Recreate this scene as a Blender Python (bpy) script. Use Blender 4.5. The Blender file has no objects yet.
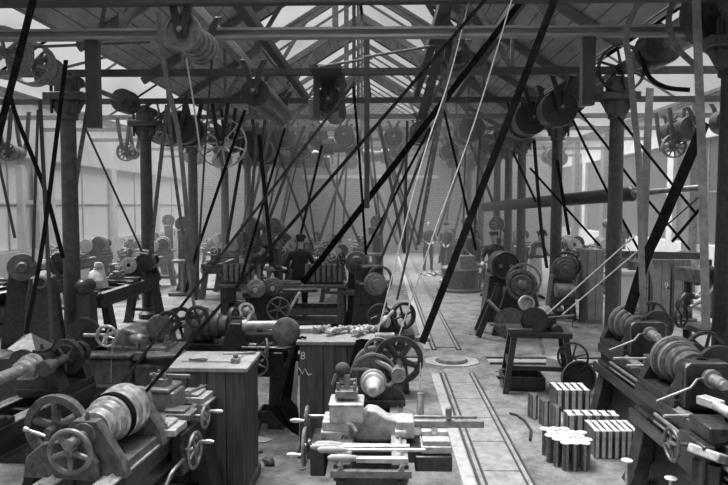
import bpy, bmesh, math, random
from mathutils import Vector, Matrix
random.seed(7)
PI = math.pi
SC = bpy.context.scene
COL = SC.collection
V = Vector
# ------------------------------------------------------------------ camera
H, F = 2.35, 650.0
TH = math.atan(37.5 / 650)
PS = math.asin(18 / math.sqrt(18 ** 2 + 37.5 ** 2 + 650 ** 2))
R_ = V((math.cos(PS), math.sin(PS), 0))
D_ = V((-math.sin(PS) * math.cos(TH), math.cos(PS) * math.cos(TH), -math.sin(TH)))
U_ = R_.cross(D_)
CP = V((0, 0, H))
cam = bpy.data.objects.new('camera', bpy.data.cameras.new('camera'))
COL.objects.link(cam)
cam.location = CP
cam.rotation_euler = (PI / 2 - TH, 0, PS)
cam.data.sensor_width = 36
cam.data.lens = F / 728 * 36
cam.data.clip_start = 0.05
cam.data.clip_end = 300
SC.camera = cam


def ray(px, py):
    return R_ * (px - 364) + U_ * (242.5 - py) + D_ * F


def W(px, py, Y):                      # real point seen at a pixel, at a known distance down the hall
    d = ray(px, py)
    return CP + d * (Y / d.y)


def PZ(px, py, Z):                     # real point seen at a pixel, at a known height
    d = ray(px, py)
    return CP + d * ((Z - H) / d.z)


# ------------------------------------------------------------------ mesh builder
class MB:
    def __init__(s):
        s.v, s.f = [], []

    def add(s, vs, fs, M=None):
        b = len(s.v)
        s.v += [(M @ V(p)) if M else V(p) for p in vs]
        s.f += [tuple(b + i for i in q) for q in fs]
        return s

    def box(s, c, d, rz=0, M=None, t=(1, 1)):      # centre, size, turn; t tapers the top
        x, y, z = d[0] / 2, d[1] / 2, d[2] / 2
        vs = [(-x, -y, -z), (x, -y, -z), (x, y, -z), (-x, y, -z),
              (-x * t[0], -y * t[1], z), (x * t[0], -y * t[1], z), (x * t[0], y * t[1], z), (-x * t[0], y * t[1], z)]
        T = Matrix.Translation(V(c)) @ Matrix.Rotation(rz, 4, 'Z')
        if M: T = M @ T
        return s.add(vs, [(0, 3, 2, 1), (4, 5, 6, 7), (0, 1, 5, 4), (1, 2, 6, 5), (2, 3, 7, 6), (3, 0, 4, 7)], T)

    def bar(s, a, b, w, h=None, up=(0, 0, 1)):     # square bar between two points
        a, b = V(a), V(b); h = h or w
        d = (b - a).normalized(); u = V(up)
        if abs(d.dot(u)) > .98: u = V((0, 1, 0))
        x = d.cross(u).normalized(); y = x.cross(d)
        vs = []
        for p in (a, b):
            for i, j in ((-1, -1), (1, -1), (1, 1), (-1, 1)):
                vs.append(p + x * (i * w / 2) + y * (j * h / 2))
        return s.add(vs, [(3, 2, 1, 0), (4, 5, 6, 7), (0, 1, 5, 4), (1, 2, 6, 5), (2, 3, 7, 6), (3, 0, 4, 7)])

    def rev(s, o, ax, prof, n=20, cap=True):       # revolve (distance along axis, radius) about an axis
        o, ax = V(o), V(ax).normalized()
        u = V((0, 0, 1)) if abs(ax.z) < .9 else V((1, 0, 0))
        x = ax.cross(u).normalized(); y = ax.cross(x)
        vs, fs = [], []
        for (t, r) in prof:
            for k in range(n):
                a = 2 * PI * k / n
                vs.append(o + ax * t + x * (r * math.cos(a)) + y * (r * math.sin(a)))
        m = len(prof)
        for i in range(m - 1):
            for k in range(n):
                k2 = (k + 1) % n
                fs.append((i * n + k, i * n + k2, (i + 1) * n + k2, (i + 1) * n + k))
        if cap:
            fs.append(tuple(range(n))[::-1]); fs.append(tuple((m - 1) * n + k for k in range(n)))
        return s.add(vs, fs)

    def cyl(s, a, b, r0, r1=None, n=14):
        a, b = V(a), V(b)
        return s.rev(a, b - a, [(0, r0), ((b - a).length, r0 if r1 is None else r1)], n)

    def ring(s, o, ax, R, r, n=28, m=8, sq=None):  # torus, or a flat rim when sq = width along the axis
        o, ax = V(o), V(ax).normalized()
        u = V((0, 0, 1)) if abs(ax.z) < .9 else V((1, 0, 0))
        x = ax.cross(u).normalized(); y = ax.cross(x)
        vs, fs = [], []
        if sq:
            sec = [(-sq / 2, -r), (sq / 2, -r), (sq / 2, r), (0, r * 1.25), (-sq / 2, r)]; m = 5
        else:
            sec = [(r * math.sin(2 * PI * j / m), r * math.cos(2 * PI * j / m)) for j in range(m)]
        for k in range(n):
            a = 2 * PI * k / n; e = x * math.cos(a) + y * math.sin(a)
            for (t, q) in sec: vs.append(o + e * (R + q) + ax * t)
        for k in range(n):
            for j in range(m):
                k2, j2 = (k + 1) % n, (j + 1) % m
                fs.append((k * m + j, k2 * m + j, k2 * m + j2, k * m + j2))
        return s.add(vs, fs)

    def wheel(s, o, ax, R, r=None, ns=5, hub=None, sq=None, sr=None, ph=.3, dish=0):
        o, ax = V(o), V(ax).normalized(); r = r or R * .1; hub = hub or R * .2; sr = sr or R * .075
        s.ring(o, ax, R - r, r, sq=sq)
        w = max(sq or 0, r * 2.4)
        s.cyl(o - ax * w * .6 + ax * dish, o + ax * w * .7 + ax * dish, hub)
        u = V((0, 0, 1)) if abs(ax.z) < .9 else V((1, 0, 0))
        x = ax.cross(u).normalized(); y = ax.cross(x)
        for k in range(ns):
            a = ph + 2 * PI * k / ns; e = x * math.cos(a) + y * math.sin(a)
            s.cyl(o + ax * dish + e * hub * .8, o + e * (R - r * 1.2), sr * 1.25, sr, 8)
        return s

    def tube(s, pts, r, n=8):
        pts = [V(p) for p in pts]; m = len(pts); vs, fs = [], []
        x = None
        for i, p in enumerate(pts):
            d = (pts[min(i + 1, m - 1)] - pts[max(i - 1, 0)]).normalized()
            if x is None:
                u = V((0, 0, 1)) if abs(d.z) < .9 else V((1, 0, 0)); x = d.cross(u).normalized()
            else:
                x = (x - d * x.dot(d)).normalized()
            y = d.cross(x); rr = r[i] if isinstance(r, (list, tuple)) else r
            for k in range(n):
                a = 2 * PI * k / n; vs.append(p + x * (rr * math.cos(a)) + y * (rr * math.sin(a)))
        for i in range(m - 1):
            for k in range(n):
                k2 = (k + 1) % n; fs.append((i * n + k, i * n + k2, (i + 1) * n + k2, (i + 1) * n + k))
        fs.append(tuple(range(n))[::-1]); fs.append(tuple((m - 1) * n + k for k in range(n)))
        return s.add(vs, fs)

    def prism(s, poly, a, b, plane='xz'):          # outline extruded along the axis left out of `plane`
        n = len(poly)
        def q(p, t):
            return {'xz': (p[0], t, p[1]), 'yz': (t, p[0], p[1]), 'xy': (p[0], p[1], t)}[plane]
        vs = [q(p, a) for p in poly] + [q(p, b) for p in poly]
        fs = [tuple(range(n))[::-1], tuple(range(n, 2 * n))] + [(i, (i + 1) % n, (i + 1) % n + n, i + n) for i in range(n)]
        return s.add(vs, fs)

    def ribbon(s, pts, w, th, wd=None):            # flat belt of thickness th along points, wd = direction of its width
        pts = [V(p) for p in pts]; m = len(pts); vs, fs = [], []
        for i, p in enumerate(pts):
            d = (pts[min(i + 1, m - 1)] - pts[max(i - 1, 0)]).normalized()
            x = V(wd) if wd else d.cross(V((0, 1, 0)))
            x = (x - d * x.dot(d)).normalized(); y = d.cross(x)
            ww = w[i] if isinstance(w, (list, tuple)) else w
            for a, b in ((-1, -1), (1, -1), (1, 1), (-1, 1)): vs.append(p + x * (a * ww / 2) + y * (b * th / 2))
        for i in range(m - 1):
            for k in range(4):
                k2 = (k + 1) % 4; fs.append((i * 4 + k, i * 4 + k2, i * 4 + 4 + k2, i * 4 + 4 + k))
        fs += [(3, 2, 1, 0), tuple((m - 1) * 4 + k for k in range(4))]
        return s.add(vs, fs)

    def blob(s, c, r, n=12, m=8, M=None):
        rx, ry, rz = r if isinstance(r, (list, tuple)) else (r, r, r)
        vs, fs = [], []
        for i in range(1, m):
            a = PI * i / m
            for k in range(n):
                b = 2 * PI * k / n
                vs.append((c[0] + rx * math.sin(a) * math.cos(b), c[1] + ry * math.sin(a) * math.sin(b), c[2] + rz * math.cos(a)))
        t = len(vs); vs += [(c[0], c[1], c[2] + rz), (c[0], c[1], c[2] - rz)]
        for i in range(m - 2):
            for k in range(n):
                k2 = (k + 1) % n; fs.append((i * n + k, (i + 1) * n + k, (i + 1) * n + k2, i * n + k2))
        for k in range(n):
            k2 = (k + 1) % n; fs.append((t, k, k2)); fs.append((t + 1, (m - 2) * n + k2, (m - 2) * n + k))
        return s.add(vs, fs, M)

    def build(s, name, mat, parent=None, bevel=0, smooth=True):
        me = bpy.data.meshes.new(name)
        me.from_pydata([tuple(p) for p in s.v], [], s.f)
        me.validate()
        bm = bmesh.new(); bm.from_mesh(me); bmesh.ops.recalc_face_normals(bm, faces=bm.faces); bm.to_mesh(me); bm.free()
        me.materials.append(mat)
        if smooth:
            me.polygons.foreach_set('use_smooth', [True] * len(me.polygons))
            me.set_sharp_from_angle(angle=math.radians(38))
        o = bpy.data.objects.new(name, me); COL.objects.link(o)
        if parent: o.parent = parent
        if bevel:
            b = o.modifiers.new('bevel', 'BEVEL'); b.width = bevel; b.segments = 2; b.limit_method = 'ANGLE'; b.angle_limit = .6
        return o


def tag(o, label, cat, group=None, kind=None):
    o['label'] = label; o['category'] = cat
    if group: o['group'] = group
    if kind: o['kind'] = kind
    return o


def thing(name, label, cat, loc=(0, 0, 0), rz=0, group=None, kind=None):
    o = bpy.data.objects.new(name, None); COL.objects.link(o)
    o.empty_display_size = .1
    o.location = loc; o.rotation_euler = (0, 0, rz)
    return tag(o, label, cat, group, kind)


def struct(name, mb, mat, label, cat, **k):
    o = mb.build(name, mat, **k); tag(o, label, cat, kind='structure'); return o


def kids(o): return [c for c in COL.objects if c.parent == o]


def dup(root, label=None, loc=None, rz=None, group=None, sc=None):
    r = root.copy(); COL.objects.link(r)
    if loc is not None: r.location = loc
    if rz is not None: r.rotation_euler = (0, 0, rz)
    if sc: r.scale = (sc, sc, sc)
    if label: r['label'] = label
    if group: r['group'] = group
    for ch in list(root.children):
        c = ch.copy(); COL.objects.link(c); c.parent = r
        for g in ch.children:
            d = g.copy(); COL.objects.link(d); d.parent = c
    return r


# ------------------------------------------------------------------ materials (all greys: the photograph is a halftone print)
def mat(name, lo, hi, scale=8, rough=.6, metal=0, detail=6, bump=0, stretch=None, thresh=(.35, .65), spec=.5):
    m = bpy.data.materials.new(name); m.use_nodes = True
    nt = m.node_tree; b = nt.nodes['Principled BSDF']
    tc = nt.nodes.new('ShaderNodeTexCoord'); n = nt.nodes.new('ShaderNodeTexNoise'); r = nt.nodes.new('ShaderNodeValToRGB')
    n.inputs['Scale'].default_value = scale; n.inputs['Detail'].default_value = detail; n.inputs['Roughness'].default_value = .65
    if stretch:
        mp = nt.nodes.new('ShaderNodeMapping'); mp.inputs['Scale'].default_value = stretch
        nt.links.new(tc.outputs['Object'], mp.inputs[0]); nt.links.new(mp.outputs[0], n.inputs['Vector'])
    else:
        nt.links.new(tc.outputs['Object'], n.inputs['Vector'])
    r.color_ramp.elements[0].position, r.color_ramp.elements[1].position = thresh
    r.color_ramp.elements[0].color = (lo, lo, lo, 1); r.color_ramp.elements[1].color = (hi, hi, hi, 1)
    nt.links.new(n.outputs['Fac'], r.inputs[0]); nt.links.new(r.outputs[0], b.inputs['Base Color'])
    b.inputs['Roughness'].default_value = rough; b.inputs['Metallic'].default_value = metal
    b.inputs['Specular IOR Level'].default_value = spec
    if bump:
        bp = nt.nodes.new('ShaderNodeBump'); bp.inputs['Strength'].default_value = bump; bp.inputs['Distance'].default_value = .02
        nt.links.new(n.outputs['Fac'], bp.inputs['Height']); nt.links.new(bp.outputs[0], b.inputs['Normal'])
    return m


iron = mat('black_iron', .01, .045, 22, .34, bump=.08)
iron_m = mat('grey_painted_iron', .04, .14, 18, .38, bump=.08)
iron_l = mat('worn_grey_iron', .11, .26, 14, .4, .2, bump=.08)
steel = mat('bright_steel', .38, .72, 22, .33, .75, bump=.05)
steel_d = mat('dull_steel', .15, .32, 22, .38, .55, bump=.06)
pale = mat('pale_machined_casting', .26, .52, 18, .45, .2, bump=.1)
colm = mat('column_paint', .03, .075, 9, .5, bump=.08)
wood_d = mat('dark_stained_wood', .035, .11, 3, .6, stretch=(9, 9, .8), bump=.15)
wood_m = mat('weathered_wood', .14, .27, 3, .65, stretch=(9, 9, .8), bump=.15)
wood_l = mat('pale_wood', .22, .38, 4, .6, stretch=(2, 2, 2))
beam_m = mat('beam_timber', .1, .17, 3, .7, stretch=(.6, 6, 6), bump=.1)
beam_d = mat('dark_beam', .03, .06, 3, .7)
beam_l = mat('pale_beam', .16, .28, 3, .65, stretch=(.6, 6, 6))
leather = mat('dark_leather_belt', .006, .018, 12, 1, spec=0)
leather_l = mat('worn_pale_belt', .1, .2, 10, .5)
rope_m = mat('pale_cord', .28, .42, 20, .7)
cloth_d = mat('dark_cloth', .012, .03, 10, .9)
cloth_m = mat('grey_cloth', .035, .075, 10, .9)
cloth_l = mat('pale_cloth', .38, .56, 8, .9)
skin = mat('skin', .32, .4, 20, .6)
canvas = mat('canvas_sheet', .25, .36, 5, .9)
top_m = mat('bright_machined_face', .5, .75, 24, .5, .1)
blk = mat('block_face', .3, .5, 20, .45, .4)
plaster = mat('whitewashed_plaster', .5, .66, 2.5, .8, thresh=(.3, .7))
rail_m = mat('rail_steel', .025, .06, 10, .5)
plate_m = mat('track_plate', .15, .27, 9, .7, bump=.12)
strip_m = mat('floor_strip', .26, .38, 9, .7, bump=.1)
soil = mat('trodden_floor', .04, .26, 2.6, .85, detail=15, bump=.6, thresh=(.36, .62))
soil.node_tree.nodes['Noise Texture'].inputs['Roughness'].default_value = .8
print_m = mat('white_chalk', .6, .7, 10, .8)


def brick():
    m = mat('painted_brick', .2, .3, 3, .85)
    nt = m.node_tree; b = nt.nodes['Principled BSDF']; t = nt.nodes.new('ShaderNodeTexBrick'); tc = nt.nodes['Texture Coordinate']
    mp = nt.nodes.new('ShaderNodeMapping'); mp.inputs['Rotation'].default_value = (PI / 2, 0, 0)
    nt.links.new(tc.outputs['Object'], mp.inputs[0]); nt.links.new(mp.outputs[0], t.inputs['Vector'])
    t.inputs['Scale'].default_value = 2.2; t.inputs['Mortar Size'].default_value = .03
    t.inputs['Color1'].default_value = (.24, .24, .24, 1); t.inputs['Color2'].default_value = (.16, .16, .16, 1); t.inputs['Mortar'].default_value = (.34, .34, .34, 1)
    nt.links.new(t.outputs['Color'], b.inputs['Base Color'])
    return m


brick_m = brick()


def boards(name, lo, hi, axis, width):      # boarded surface: thin dark gaps every `width`
    m = mat(name, lo, hi, 3, .75, stretch=(1.2, .5, 1.2))
    nt = m.node_tree; b = nt.nodes['Principled BSDF']; tc = nt.nodes['Texture Coordinate']
    sx = nt.nodes.new('ShaderNodeSeparateXYZ'); nt.links.new(tc.outputs['Object'], sx.inputs[0])
    def mth(op, a, bv):
        n = nt.nodes.new('ShaderNodeMath'); n.operation = op; nt.links.new(a, n.inputs[0]); n.inputs[1].default_value = bv; return n.outputs[0]
    fr = mth('FRACT', mth('MULTIPLY', sx.outputs[axis], 1 / width), 0)
    g = mth('GREATER_THAN', fr, .08)
    mx = nt.nodes.new('ShaderNodeMix'); mx.data_type = 'RGBA'; mx.blend_type = 'MULTIPLY'; mx.inputs[0].default_value = .7
    src = b.inputs['Base Color'].links[0].from_socket
    nt.links.new(src, mx.inputs[6]); nt.links.new(g, mx.inputs[7]); nt.links.new(mx.outputs[2], b.inputs['Base Color'])
    return m


roof_b = boards('roof_boards', .28, .46, 0, .22)
door_b = boards('door_boards', .15, .26, 0, .17)


def glass(name, clear, tint):
    m = bpy.data.materials.new(name); m.use_nodes = True; nt = m.node_tree
    for n in list(nt.nodes):
        if n.type != 'OUTPUT_MATERIAL': nt.nodes.remove(n)
    out = [n for n in nt.nodes if n.type == 'OUTPUT_MATERIAL'][0]
    tr = nt.nodes.new('ShaderNodeBsdfTransparent'); tl = nt.nodes.new('ShaderNodeBsdfTranslucent'); mx = nt.nodes.new('ShaderNodeMixShader')
    gl = nt.nodes.new('ShaderNodeBsdfGlossy'); gl.inputs['Roughness'].default_value = .25; mx2 = nt.nodes.new('ShaderNodeMixShader')
    tr.inputs[0].default_value = (tint, tint, tint, 1); tl.inputs[0].default_value = (tint, tint, tint, 1)
    n = nt.nodes.new('ShaderNodeTexNoise'); n.inputs['Scale'].default_value = 1.5
    r = nt.nodes.new('ShaderNodeMapRange'); r.inputs[3].default_value = clear - .06; r.inputs[4].default_value = clear + .06
    nt.links.new(n.outputs['Fac'], r.inputs[0]); nt.links.new(r.outputs[0], mx.inputs[0])
    nt.links.new(tl.outputs[0], mx.inputs[1]); nt.links.new(tr.outputs[0], mx.inputs[2])
    mx2.inputs[0].default_value = .06; nt.links.new(mx.outputs[0], mx2.inputs[1]); nt.links.new(gl.outputs[0], mx2.inputs[2])
    nt.links.new(mx2.outputs[0], out.inputs[0])
    return m


glass_r = glass('roof_glass', .93, .85)
glass_w = glass('window_glass', .5, .52)
# ------------------------------------------------------------------ light
w = bpy.data.worlds.new('overcast'); SC.world = w; w.use_nodes = True
nt = w.node_tree; bg = nt.nodes['Background']
tc = nt.nodes.new('ShaderNodeTexCoord'); sx = nt.nodes.new('ShaderNodeSeparateXYZ'); rp = nt.nodes.new('ShaderNodeValToRGB')
nt.links.new(tc.outputs['Generated'], sx.inputs[0]); nt.links.new(sx.outputs[2], rp.inputs[0]); nt.links.new(rp.outputs[0], bg.inputs[0])
e = rp.color_ramp.elements                     # overcast sky: brighter towards the zenith
e[0].position = 0; e[0].color = (.125, .125, .125, 1); e[1].position = 1; e[1].color = (1, 1, 1, 1)
x = e.new(.35); x.color = (.135, .135, .135, 1)
x = e.new(.65); x.color = (.85, .85, .85, 1)
bg.inputs[1].default_value = 2.1
sun = bpy.data.objects.new('sun', bpy.data.lights.new('sun', 'SUN')); COL.objects.link(sun)
sun.data.energy = 12.5; sun.data.angle = math.radians(40); sun.rotation_euler = (math.radians(-14), math.radians(-16), 0)
SC.view_settings.view_transform = 'Standard'; SC.view_settings.look = 'None'; SC.view_settings.exposure = .22; SC.view_settings.gamma = 1
SC.view_settings.use_curve_mapping = False

# ------------------------------------------------------------------ hall shell
XL, XR, CL, CR, YB, YF = -9.6, 8.6, -4.85, 3.72, 32.0, -3.0
NC = (CL + CR) / 2
ZE = 4.95
mb = MB()
nx, ny = 46, 88
for j in range(ny + 1):
    for i in range(nx + 1):
        x_, y_ = XL - .3 + (XR - XL + .6) * i / nx, YF + (YB - YF + .3) * j / ny
        mb.v.append(V((x_, y_, 0)))
for j in range(ny):
    for i in range(nx):
        a = j * (nx + 1) + i; mb.f.append((a, a + 1, a + nx + 2, a + nx + 1))
struct('floor', mb, soil, 'grey trodden floor of the machine shop', 'floor')

# track with its plates
def fl(px, py): return PZ(px, py, 0)
TX0, TX1 = 0.85, 1.25                                      # the two rails
mb = MB(); mb.box(((TX0 + TX1) / 2, 16, .006), (TX1 - TX0 + .02, 31, .012))
mb = MB()
y_ = 4.2
while y_ < 30:
    if not 8.9 < y_ + .35 < 10.6:
        mb.box(((TX0 + TX1) / 2, y_ + .355, .008), (TX1 - TX0 - .05, .70, .016))
    y_ += .715
struct('trim_track_plates', mb, plate_m, 'pale chequer plates laid between the two rails', 'floor plates', bevel=.006)
for nm, xx, lb in (('trim_rail', TX0, 'narrow track rail on the lathe side of the aisle'), ('trim_rail', TX1, 'narrow track rail on the grinder side of the aisle')):
    mb = MB()
    for a, b in ((3.5, 8.95), (10.45, 31)):
        mb.box((xx - .03, (a + b) / 2, .012), (.018, b - a, .026)); mb.box((xx + .03, (a + b) / 2, .012), (.018, b - a, .026)); mb.box((xx, (a + b) / 2, .004), (.05, b - a, .012))
    struct(nm, mb, rail_m, lb, 'rail')
    mb = MB()
    for a, b in ((3.5, 8.95), (10.45, 31)): mb.box((xx, (a + b) / 2, .008), (.034, b - a, .016))
    struct('trim_rail_head', mb, plate_m, lb.replace('narrow track rail', 'worn pale rail head'), 'rail')
mb = MB(); mb.box((TX0 - .11, 6.2, .006), (.11, 5.5, .012)); mb.box((TX0 - .11, 20, .006), (.11, 19, .012))
struct('trim_floor_strip', mb, strip_m, 'pale strip beside the track rail', 'floor strip')
t = thing('track_turntable', 'flat eight sided turning plate where the two tracks cross', 'turntable', ((TX0 + TX1) / 2, 9.68, 0))
mb = MB(); mb.prism([(.41 * math.cos(PI / 8 + k * PI / 4) * (1.05), .36 * math.sin(PI / 8 + k * PI / 4)) for k in range(8)], 0, .014, 'xy'); mb.build('surround_plate', strip_m, t, bevel=.004)
mb = MB(); mb.rev((0, 0, .0145), (0, 0, 1), [(0, .22), (.04, .21), (.045, .18)], 32); mb.build('turning_disc', plate_m, t)
mb = MB(); mb.ring((0, 0, .017), (0, 0, 1), .235, .01); mb.build('groove_ring', rail_m, t)
mb = MB()
for yy in (9.55, 9.9):
    mb.box((5.15, yy, .012), (7.1, .06, .026)); mb.box((-.9, yy, .012), (2.9, .06, .026))
struct('trim_cross_rail', mb, rail_m, 'dark narrow rails of the track crossing the aisle', 'rail')
mb = MB(); mb.box((5.15, 9.72, .004), (7.1, .27, .01)); mb.box((-.9, 9.72, .004), (2.9, .27, .01))
struct('trim_cross_track', mb, strip_m, 'narrow track crossing the aisle towards the lockers', 'track')

# walls
def wall_with_windows(name, X, wins, z0, z1, thick, label, inn):
    mb = MB(); ys = YF
    for (a, b) in wins:
        mb.box((X, (ys + a) / 2, 2.6), (thick, a - ys, 5.2)); ys = b
        mb.box((X, (a + b) / 2, z0 / 2), (thick, b - a, z0)); mb.box((X, (a + b) / 2, (z1 + 5.2) / 2), (thick, b - a, 5.2 - z1))
    mb.box((X, (ys + YB) / 2, 2.6), (thick, YB - ys, 5.2))
    struct(name, mb, plaster, label, 'wall')

LW = [(5 + k * 3.4, 7.5 + k * 3.4) for k in range(4)] + [(18.6, 22.6), (23, 27), (27.4, 31.4)]
RW = [(4.4 + k * 3.4, 6.9 + k * 3.4) for k in range(2)] + [(11.6, 15.2), (15.6, 19.2), (19.6, 23.4), (23.8, 27.4), (27.8, 31.4)]
wall_with_windows('wall_left', XL, LW, 1.15, 3.6, .3, 'whitewashed side wall with tall windows behind the long lathes', 1)
wall_with_windows('wall_right', XR, RW, 1.3, 4.1, .3, 'whitewashed side wall with tall windows behind the lockers', -1)
wn = 0
for X, wins, z0, z1, side in ((XL, LW, 1.15, 3.6, 'long lathe'), (XR, RW, 1.3, 4.1, 'locker')):
    for k, (a, b) in enumerate(wins):
        wn += 1
        o = thing('window_%d' % wn, 'tall small paned window, number %d from the far wall on the %s side' % (7 - k, side), 'window', (X, (a + b) / 2, z0), 0, None, 'structure')
        mb = MB(); hh = z1 - z0; ww = b - a
        nb_ = 2 if ww > 3 else 4
        for i in range(nb_ + 1): mb.box((0, -ww / 2 + ww * i / nb_, hh / 2), (.07, .07 if i in (0, nb_) else .035, hh))
        for j in range(3): mb.box((0, 0, hh * j / 2), (.07, ww, .07 if j in (0, 2) else .035))
        mb.build('window_frame', pale, o)
        mb = MB(); mb.box((0, 0, hh / 2), (.012, ww - .06, hh - .06)); mb.build('window_pane', glass_w, o)
mb = MB(); mb.box(((XL + XR) / 2, YB, 3.9), (XR - XL, .4, 7.8)); struct('wall_back', mb, brick_m, 'pale brick end wall of the hall', 'wall')
mb = MB(); mb.box(((XL + XR) / 2, YF, 3.9), (XR - XL, .4, 7.8)); struct('wall_front', mb, brick_m, 'brick end wall behind the viewer', 'wall')
mb = MB(); mb.box(((CL + CR) / 2, YB - .24, 3.72), (6.6, .12, .16)); struct('trim_ledge', mb, plaster, 'white ledge across the brick end wall', 'ledge')
for k, yy in enumerate((17.9, 24.7, 28.4)):
    mb = MB(); mb.box((XR - .25, yy, 2.5), (.22, .42, 5.0)); struct('trim_pilaster', mb, iron_l, 'grey pilaster %s against the window wall' % ('near the lockers', 'halfway down the hall', 'close to the end wall')[k], 'pilaster')

# roofs: nave gable and two aisle gables, boards and glass in strips along the hall
def slope(name, xa, za, xb, zb, y0, y1, m, label, cat, th=.05):
    d = V((xb - xa, 0, zb - za)); n = V((-d.z, 0, d.x)).normalized()
    if n.z < 0: n = -n
    mb = MB(); vs = []
    for yy in (y0, y1):
        for (x_, z_) in ((xa, za), (xb, zb)):
            vs += [V((x_, yy, z_)), V((x_, yy, z_)) + n * th]
    mb.add(vs, [(0, 1, 3, 2), (4, 6, 7, 5), (0, 4, 5, 1), (2, 3, 7, 6), (0, 2, 6, 4), (1, 5, 7, 3)])
    return struct(name, mb, m, label, cat)

RH = 2.65
def zr(x_): return ZE + RH * (1 - abs(x_ - NC) / (CR - NC))
nrf = [0]
def glazed(xa, xb, zf, y0, y1, label, gap=1.3):
    nrf[0] += 1
    wn_ = 20 + nrf[0]
    o = thing('window_%d' % wn_, label, 'skylight', (0, 0, 0), 0, None, 'structure')
    mb = MB(); ny_ = max(2, round((y1 - y0) / gap))
    for i in range(ny_ + 1):
        yy = y0 + (y1 - y0) * i / ny_
        mb.bar((xa, yy, zf(xa)), (xb, yy, zf(xb)), .045, .06)
    for x_ in (xa, xb): mb.bar((x_, y0, zf(x_)), (x_, y1, zf(x_)), .07, .08)
    mb.build('glazing_bar', iron_m, o)
    mb = MB(); mb.add([(xa, y0, zf(xa) + .02), (xb, y0, zf(xb) + .02), (xb, y1, zf(xb) + .02), (xa, y1, zf(xa) + .02)], [(0, 1, 2, 3)])
    mb.build('glass', glass_r, o, smooth=False)

GX = (NC - 2.35, NC + 2.35)
slope('ceiling', CL, ZE, GX[0], zr(GX[0]), YF, YB, roof_b, 'boarded nave roof slope above the far belts', 'roof')
slope('ceiling', GX[1], zr(GX[1]), CR, ZE, YF, YB, roof_b, 'boarded nave roof slope above the track', 'roof')
bays = [(YF, 11.6, 1), (11.6, 14.2, 0), (14.2, 18.2, 1), (18.2, 20.2, 0), (20.2, 25.2, 1), (25.2, 27, 0), (27, YB, 1)]  # first bay, mostly out of view, is glazed to let more daylight in
for k, (a, b, g) in enumerate(bays):
    nm = ('first', 'second', 'third', 'fourth', 'fifth', 'sixth', 'seventh')[k]
    for (xa, xb, sd) in ((GX[0], NC, 'cabinet'), (NC, GX[1], 'track')):
        if g: glazed(xa, xb, zr, a, b, 'roof glazing in the %s ridge bay on the %s side' % (nm, sd))
        else: slope('ceiling', xa, zr(xa), xb, zr(xb), a, b, roof_b, 'boards of the %s ridge bay on the %s side' % (nm, sd), 'roof')
for (xo, xi, sd) in ((XL, CL, 'long lathe'), (XR, CR, 'locker')):
    xm = (xo + xi) / 2; hw = abs(xm - xi)
    zf = lambda x_, xm=xm, hw=hw: ZE + 1.5 * (1 - abs(x_ - xm) / hw)
    xa = xi + (xm - xi) * .14; xb = xm + (xo - xm) * .85
    slope('ceiling', xi, ZE, xa, zf(xa), YF, YB, roof_b, 'boarded strip of the aisle roof above the columns, %s side' % sd, 'roof')
    slope('ceiling', xb, zf(xb), xo, ZE, YF, YB, roof_b, 'boarded strip of the aisle roof above the windows, %s side' % sd, 'roof')
    for k, (a, b) in enumerate([(YF, 9.4), (9.4, 15), (15, 21.5), (21.5, YB)]):
        nm = ('first', 'second', 'third', 'fourth')[k]
        glazed(xa, xm, zf, a, b, '%s aisle skylight facing the nave, %s side' % (nm, sd), 3.2)
        glazed(xm, xb, zf, a, b, '%s aisle skylight facing the side wall, %s side' % (nm, sd), 3.2)
    for k, (a, b) in enumerate([]):
        nm = ('first', 'second', 'third')[k]
        slope('ceiling', xa, zf(xa), xm, zf(xm), a, b, roof_b, '%s boarded gap between aisle skylights, nave face, %s side' % (nm, sd), 'roof')
        slope('ceiling', xm, zf(xm), xb, zf(xb), a, b, roof_b, '%s boarded gap between aisle skylights, wall face, %s side' % (nm, sd), 'roof')

# tie beams across the hall, purlins along it, rafters of the trusses
ORD = ['first', 'second', 'third', 'fourth', 'fifth', 'sixth', 'seventh', 'eighth', 'ninth', 'tenth', 'eleventh', 'twelfth']
for k, yy in enumerate((6.75, 7.95, 10.4, 13.2, 15.6, 18.1, 21, 24.5, 28)):
    mb = MB()
    zz = 4.45
    if k in (1,):
        mb.box(((XL + XR) / 2, yy, zz + .01), (XR - XL, .14, .03)); mb.box(((XL + XR) / 2, yy, zz - .08), (XR - XL, .14, .03)); mb.box(((XL + XR) / 2, yy, zz - .035), (XR - XL, .04, .1))
        m_ = beam_l
    else:
        mb.box(((XL + XR) / 2, yy, zz), (XR - XL, .12, .1)); m_ = beam_d if k in (0, 2, 3) else beam_m
    struct('trim_tie_beam', mb, m_, '%s tie beam across the hall, %s' % (ORD[k], 'pale and flanged' if k == 1 else 'dark timber'), 'beam')
for k, (x_, z_, y0, y1, m_, lb) in enumerate((
        (-2.4, 4.85, 5, 13, beam_l, 'pale round edged timber running along the roof above the planer bench'),
        (-1.75, 4.82, 5, 16, beam_d, 'dark timber running along the roof over the cabinets'),
        (.75, 4.8, 5, 15, beam_d, 'dark timber running along the roof over the track'),
        (1.75, 4.95, 5, 16, beam_d, 'dark timber running along the roof over the grinders'))):
    mb = MB(); mb.bar((x_, y0, z_), (x_, y1, z_), .13, .16)
    struct('trim_long_timber', mb, m_, lb, 'beam', bevel=.02)
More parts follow.
